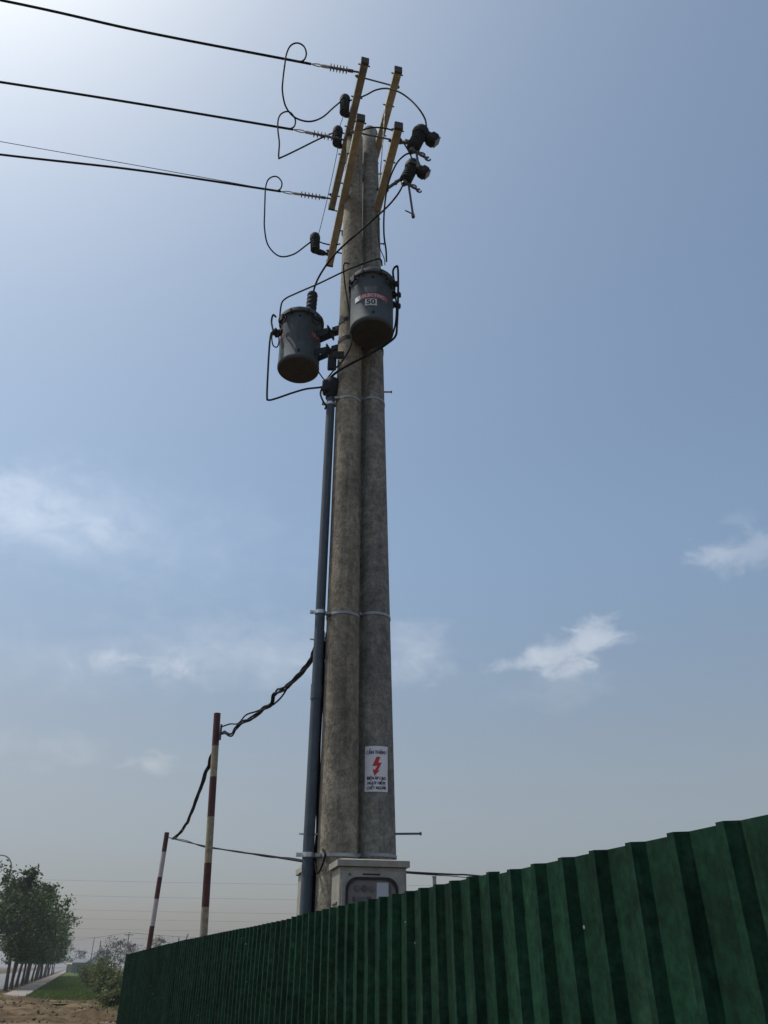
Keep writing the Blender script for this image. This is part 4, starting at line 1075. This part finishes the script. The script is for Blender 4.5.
# ------------------------------------------------------------------ far buildings
def shed(px0, px1, ytop, yeave, Y, wallm, roofm, label, depth=8):
    a, b = atY(px0, 962, Y), atY(px1, 962, Y); ze, zr = atY(px0, yeave, Y).z, atY(px0, ytop, Y).z
    o = empty('shed', ((a.x + b.x) / 2, Y, 0), label, 'building')
    w_ = b.x - a.x; cx = (a.x + b.x) / 2
    MB().box((cx, Y + depth / 2, ze / 2), (w_, depth, ze)).build('wall', M[wallm], o)
    s = MB(); e = .3
    vs = [(a.x - e, Y - e, ze), (b.x + e, Y - e, ze), (b.x + e, Y + depth + e, ze), (a.x - e, Y + depth + e, ze), (a.x - e, Y + depth / 2, zr), (b.x + e, Y + depth / 2, zr)]
    vs += [(x, y, z - .08) for (x, y, z) in vs[:4]]
    s.add(vs, [(0, 1, 5, 4), (2, 3, 4, 5), (3, 0, 4), (1, 2, 5), (6, 7, 1, 0), (7, 8, 2, 1), (8, 9, 3, 2), (9, 6, 0, 3), (9, 8, 7, 6)]); s.build('roof', M[roofm], o)
    s = MB().box(((a.x + b.x) / 2 - w_ * .2, Y - .03, ze * .35), (w_ * .18, .06, ze * .7)); s.build('door', M['roofgrey'], o)
    return o
shed(72.5, 85, 958.5, 962.5, 240, 'roofgrey', 'roofgrey', 'dark grey shed at the far end of the grass verge')
shed(67.5, 72, 962, 964.2, 250, 'hutyellow', 'hutyellow', 'tiny pale yellow hut at the far end of the path', 4)
shed(92, 102, 954, 957.5, 230, 'hut', 'roofgrey', 'low pale building behind the scrub, with thin masts', 6)

# ------------------------------------------------------------------ distant line poles and transmission wires
def thin_pole(px, ytop, Y, r, label, name='line_pole'):
    t = atY(px, ytop, Y); s = MB().cyl((t.x, Y, -.2), t, r, r * .7, 8)
    if name == 'line_pole': s.box((t.x, Y, t.z - .35), (1.5, .1, .12))
    tag(s.build(name, M['lamp']), label, 'pole' if name == 'line_pole' else 'mast'); return t
q1 = thin_pole(129.3, 932.5, 150, .11, 'distant thin line pole above the scrub, left of the striped posts')
q2 = thin_pole(94.5, 937, 190, .10, 'slender distant mast left of the line pole', 'mast')
q3 = thin_pole(101, 940.5, 180, .14, 'short distant mast right of the slender mast', 'mast')
q4 = thin_pole(179, 937.5, 160, .16, 'short dark distant mast, left of the nearer striped post', 'mast')
s = MB(); a = atY(185.5, 941, 150); b = atY(188.3, 934, 150); s.bar(a - (b - a) * 1.6, b, .22, .16)
tag(s.build('leaning_post', M['lamp']), 'short leaning stake seen over the fence beside the nearer striped post', 'stake')
def sag(p, q, s_, n=24): return [p.lerp(q, i / n) - Z * (s_ * 4 * (i / n) * (1 - i / n)) for i in range(n + 1)]
far_ = atY(20, 943, 330); rgt = atY(330, 934, 160)
s = MB().tube(sag(far_, q1, .6), .028, 5); s.tube(sag(q1, rgt, .8), .028, 5)
tag(s.build('distant_wire', M['dull']), 'thin distant wire slung over the pole above the scrub', 'power line')
tl = [(878, 881), (893, 896.5), (907, 910.5), (916, 918.5), (926, 928), (934.5, 937)]
ords = ['highest', 'second', 'third', 'fourth', 'fifth', 'lowest']
for i, (ya, yb) in enumerate(tl):
    p, q = atY(-250, ya - 7, 420), atY(900, yb + 4, 420)
    tag(MB().tube(sag(p, q, 3.0, 40), .05, 5).build('transmission_wire', M['dull']), 'faint far transmission wire, %s of the six above the horizon' % ords[i], 'power line', 'far transmission wires')

# ------------------------------------------------------------------ air
HAZE = 0.00045
if HAZE:
    hz = MB().box((0, 150, 10), (3300, 3500, 24))
    hm = bpy.data.materials.new('haze_air'); hm.use_nodes = True
    HN, HL = hm.node_tree.nodes, hm.node_tree.links
    for n in list(HN):
        if n.type == 'BSDF_PRINCIPLED': HN.remove(n)
    pv = HN.new('ShaderNodeVolumePrincipled'); pv.inputs['Color'].default_value = (.80, .86, .95, 1); pv.inputs['Density'].default_value = HAZE; pv.inputs['Anisotropy'].default_value = .2
    HL.new(pv.outputs[0], HN['Material Output'].inputs['Volume'])
    tag(hz.build('haze', hm), 'thin pale haze over the flat land', 'haze', kind='stuff')
    scene.cycles.volume_bounces = 1
scene.cycles.max_bounces = 6
scene.cycles.use_denoising = True
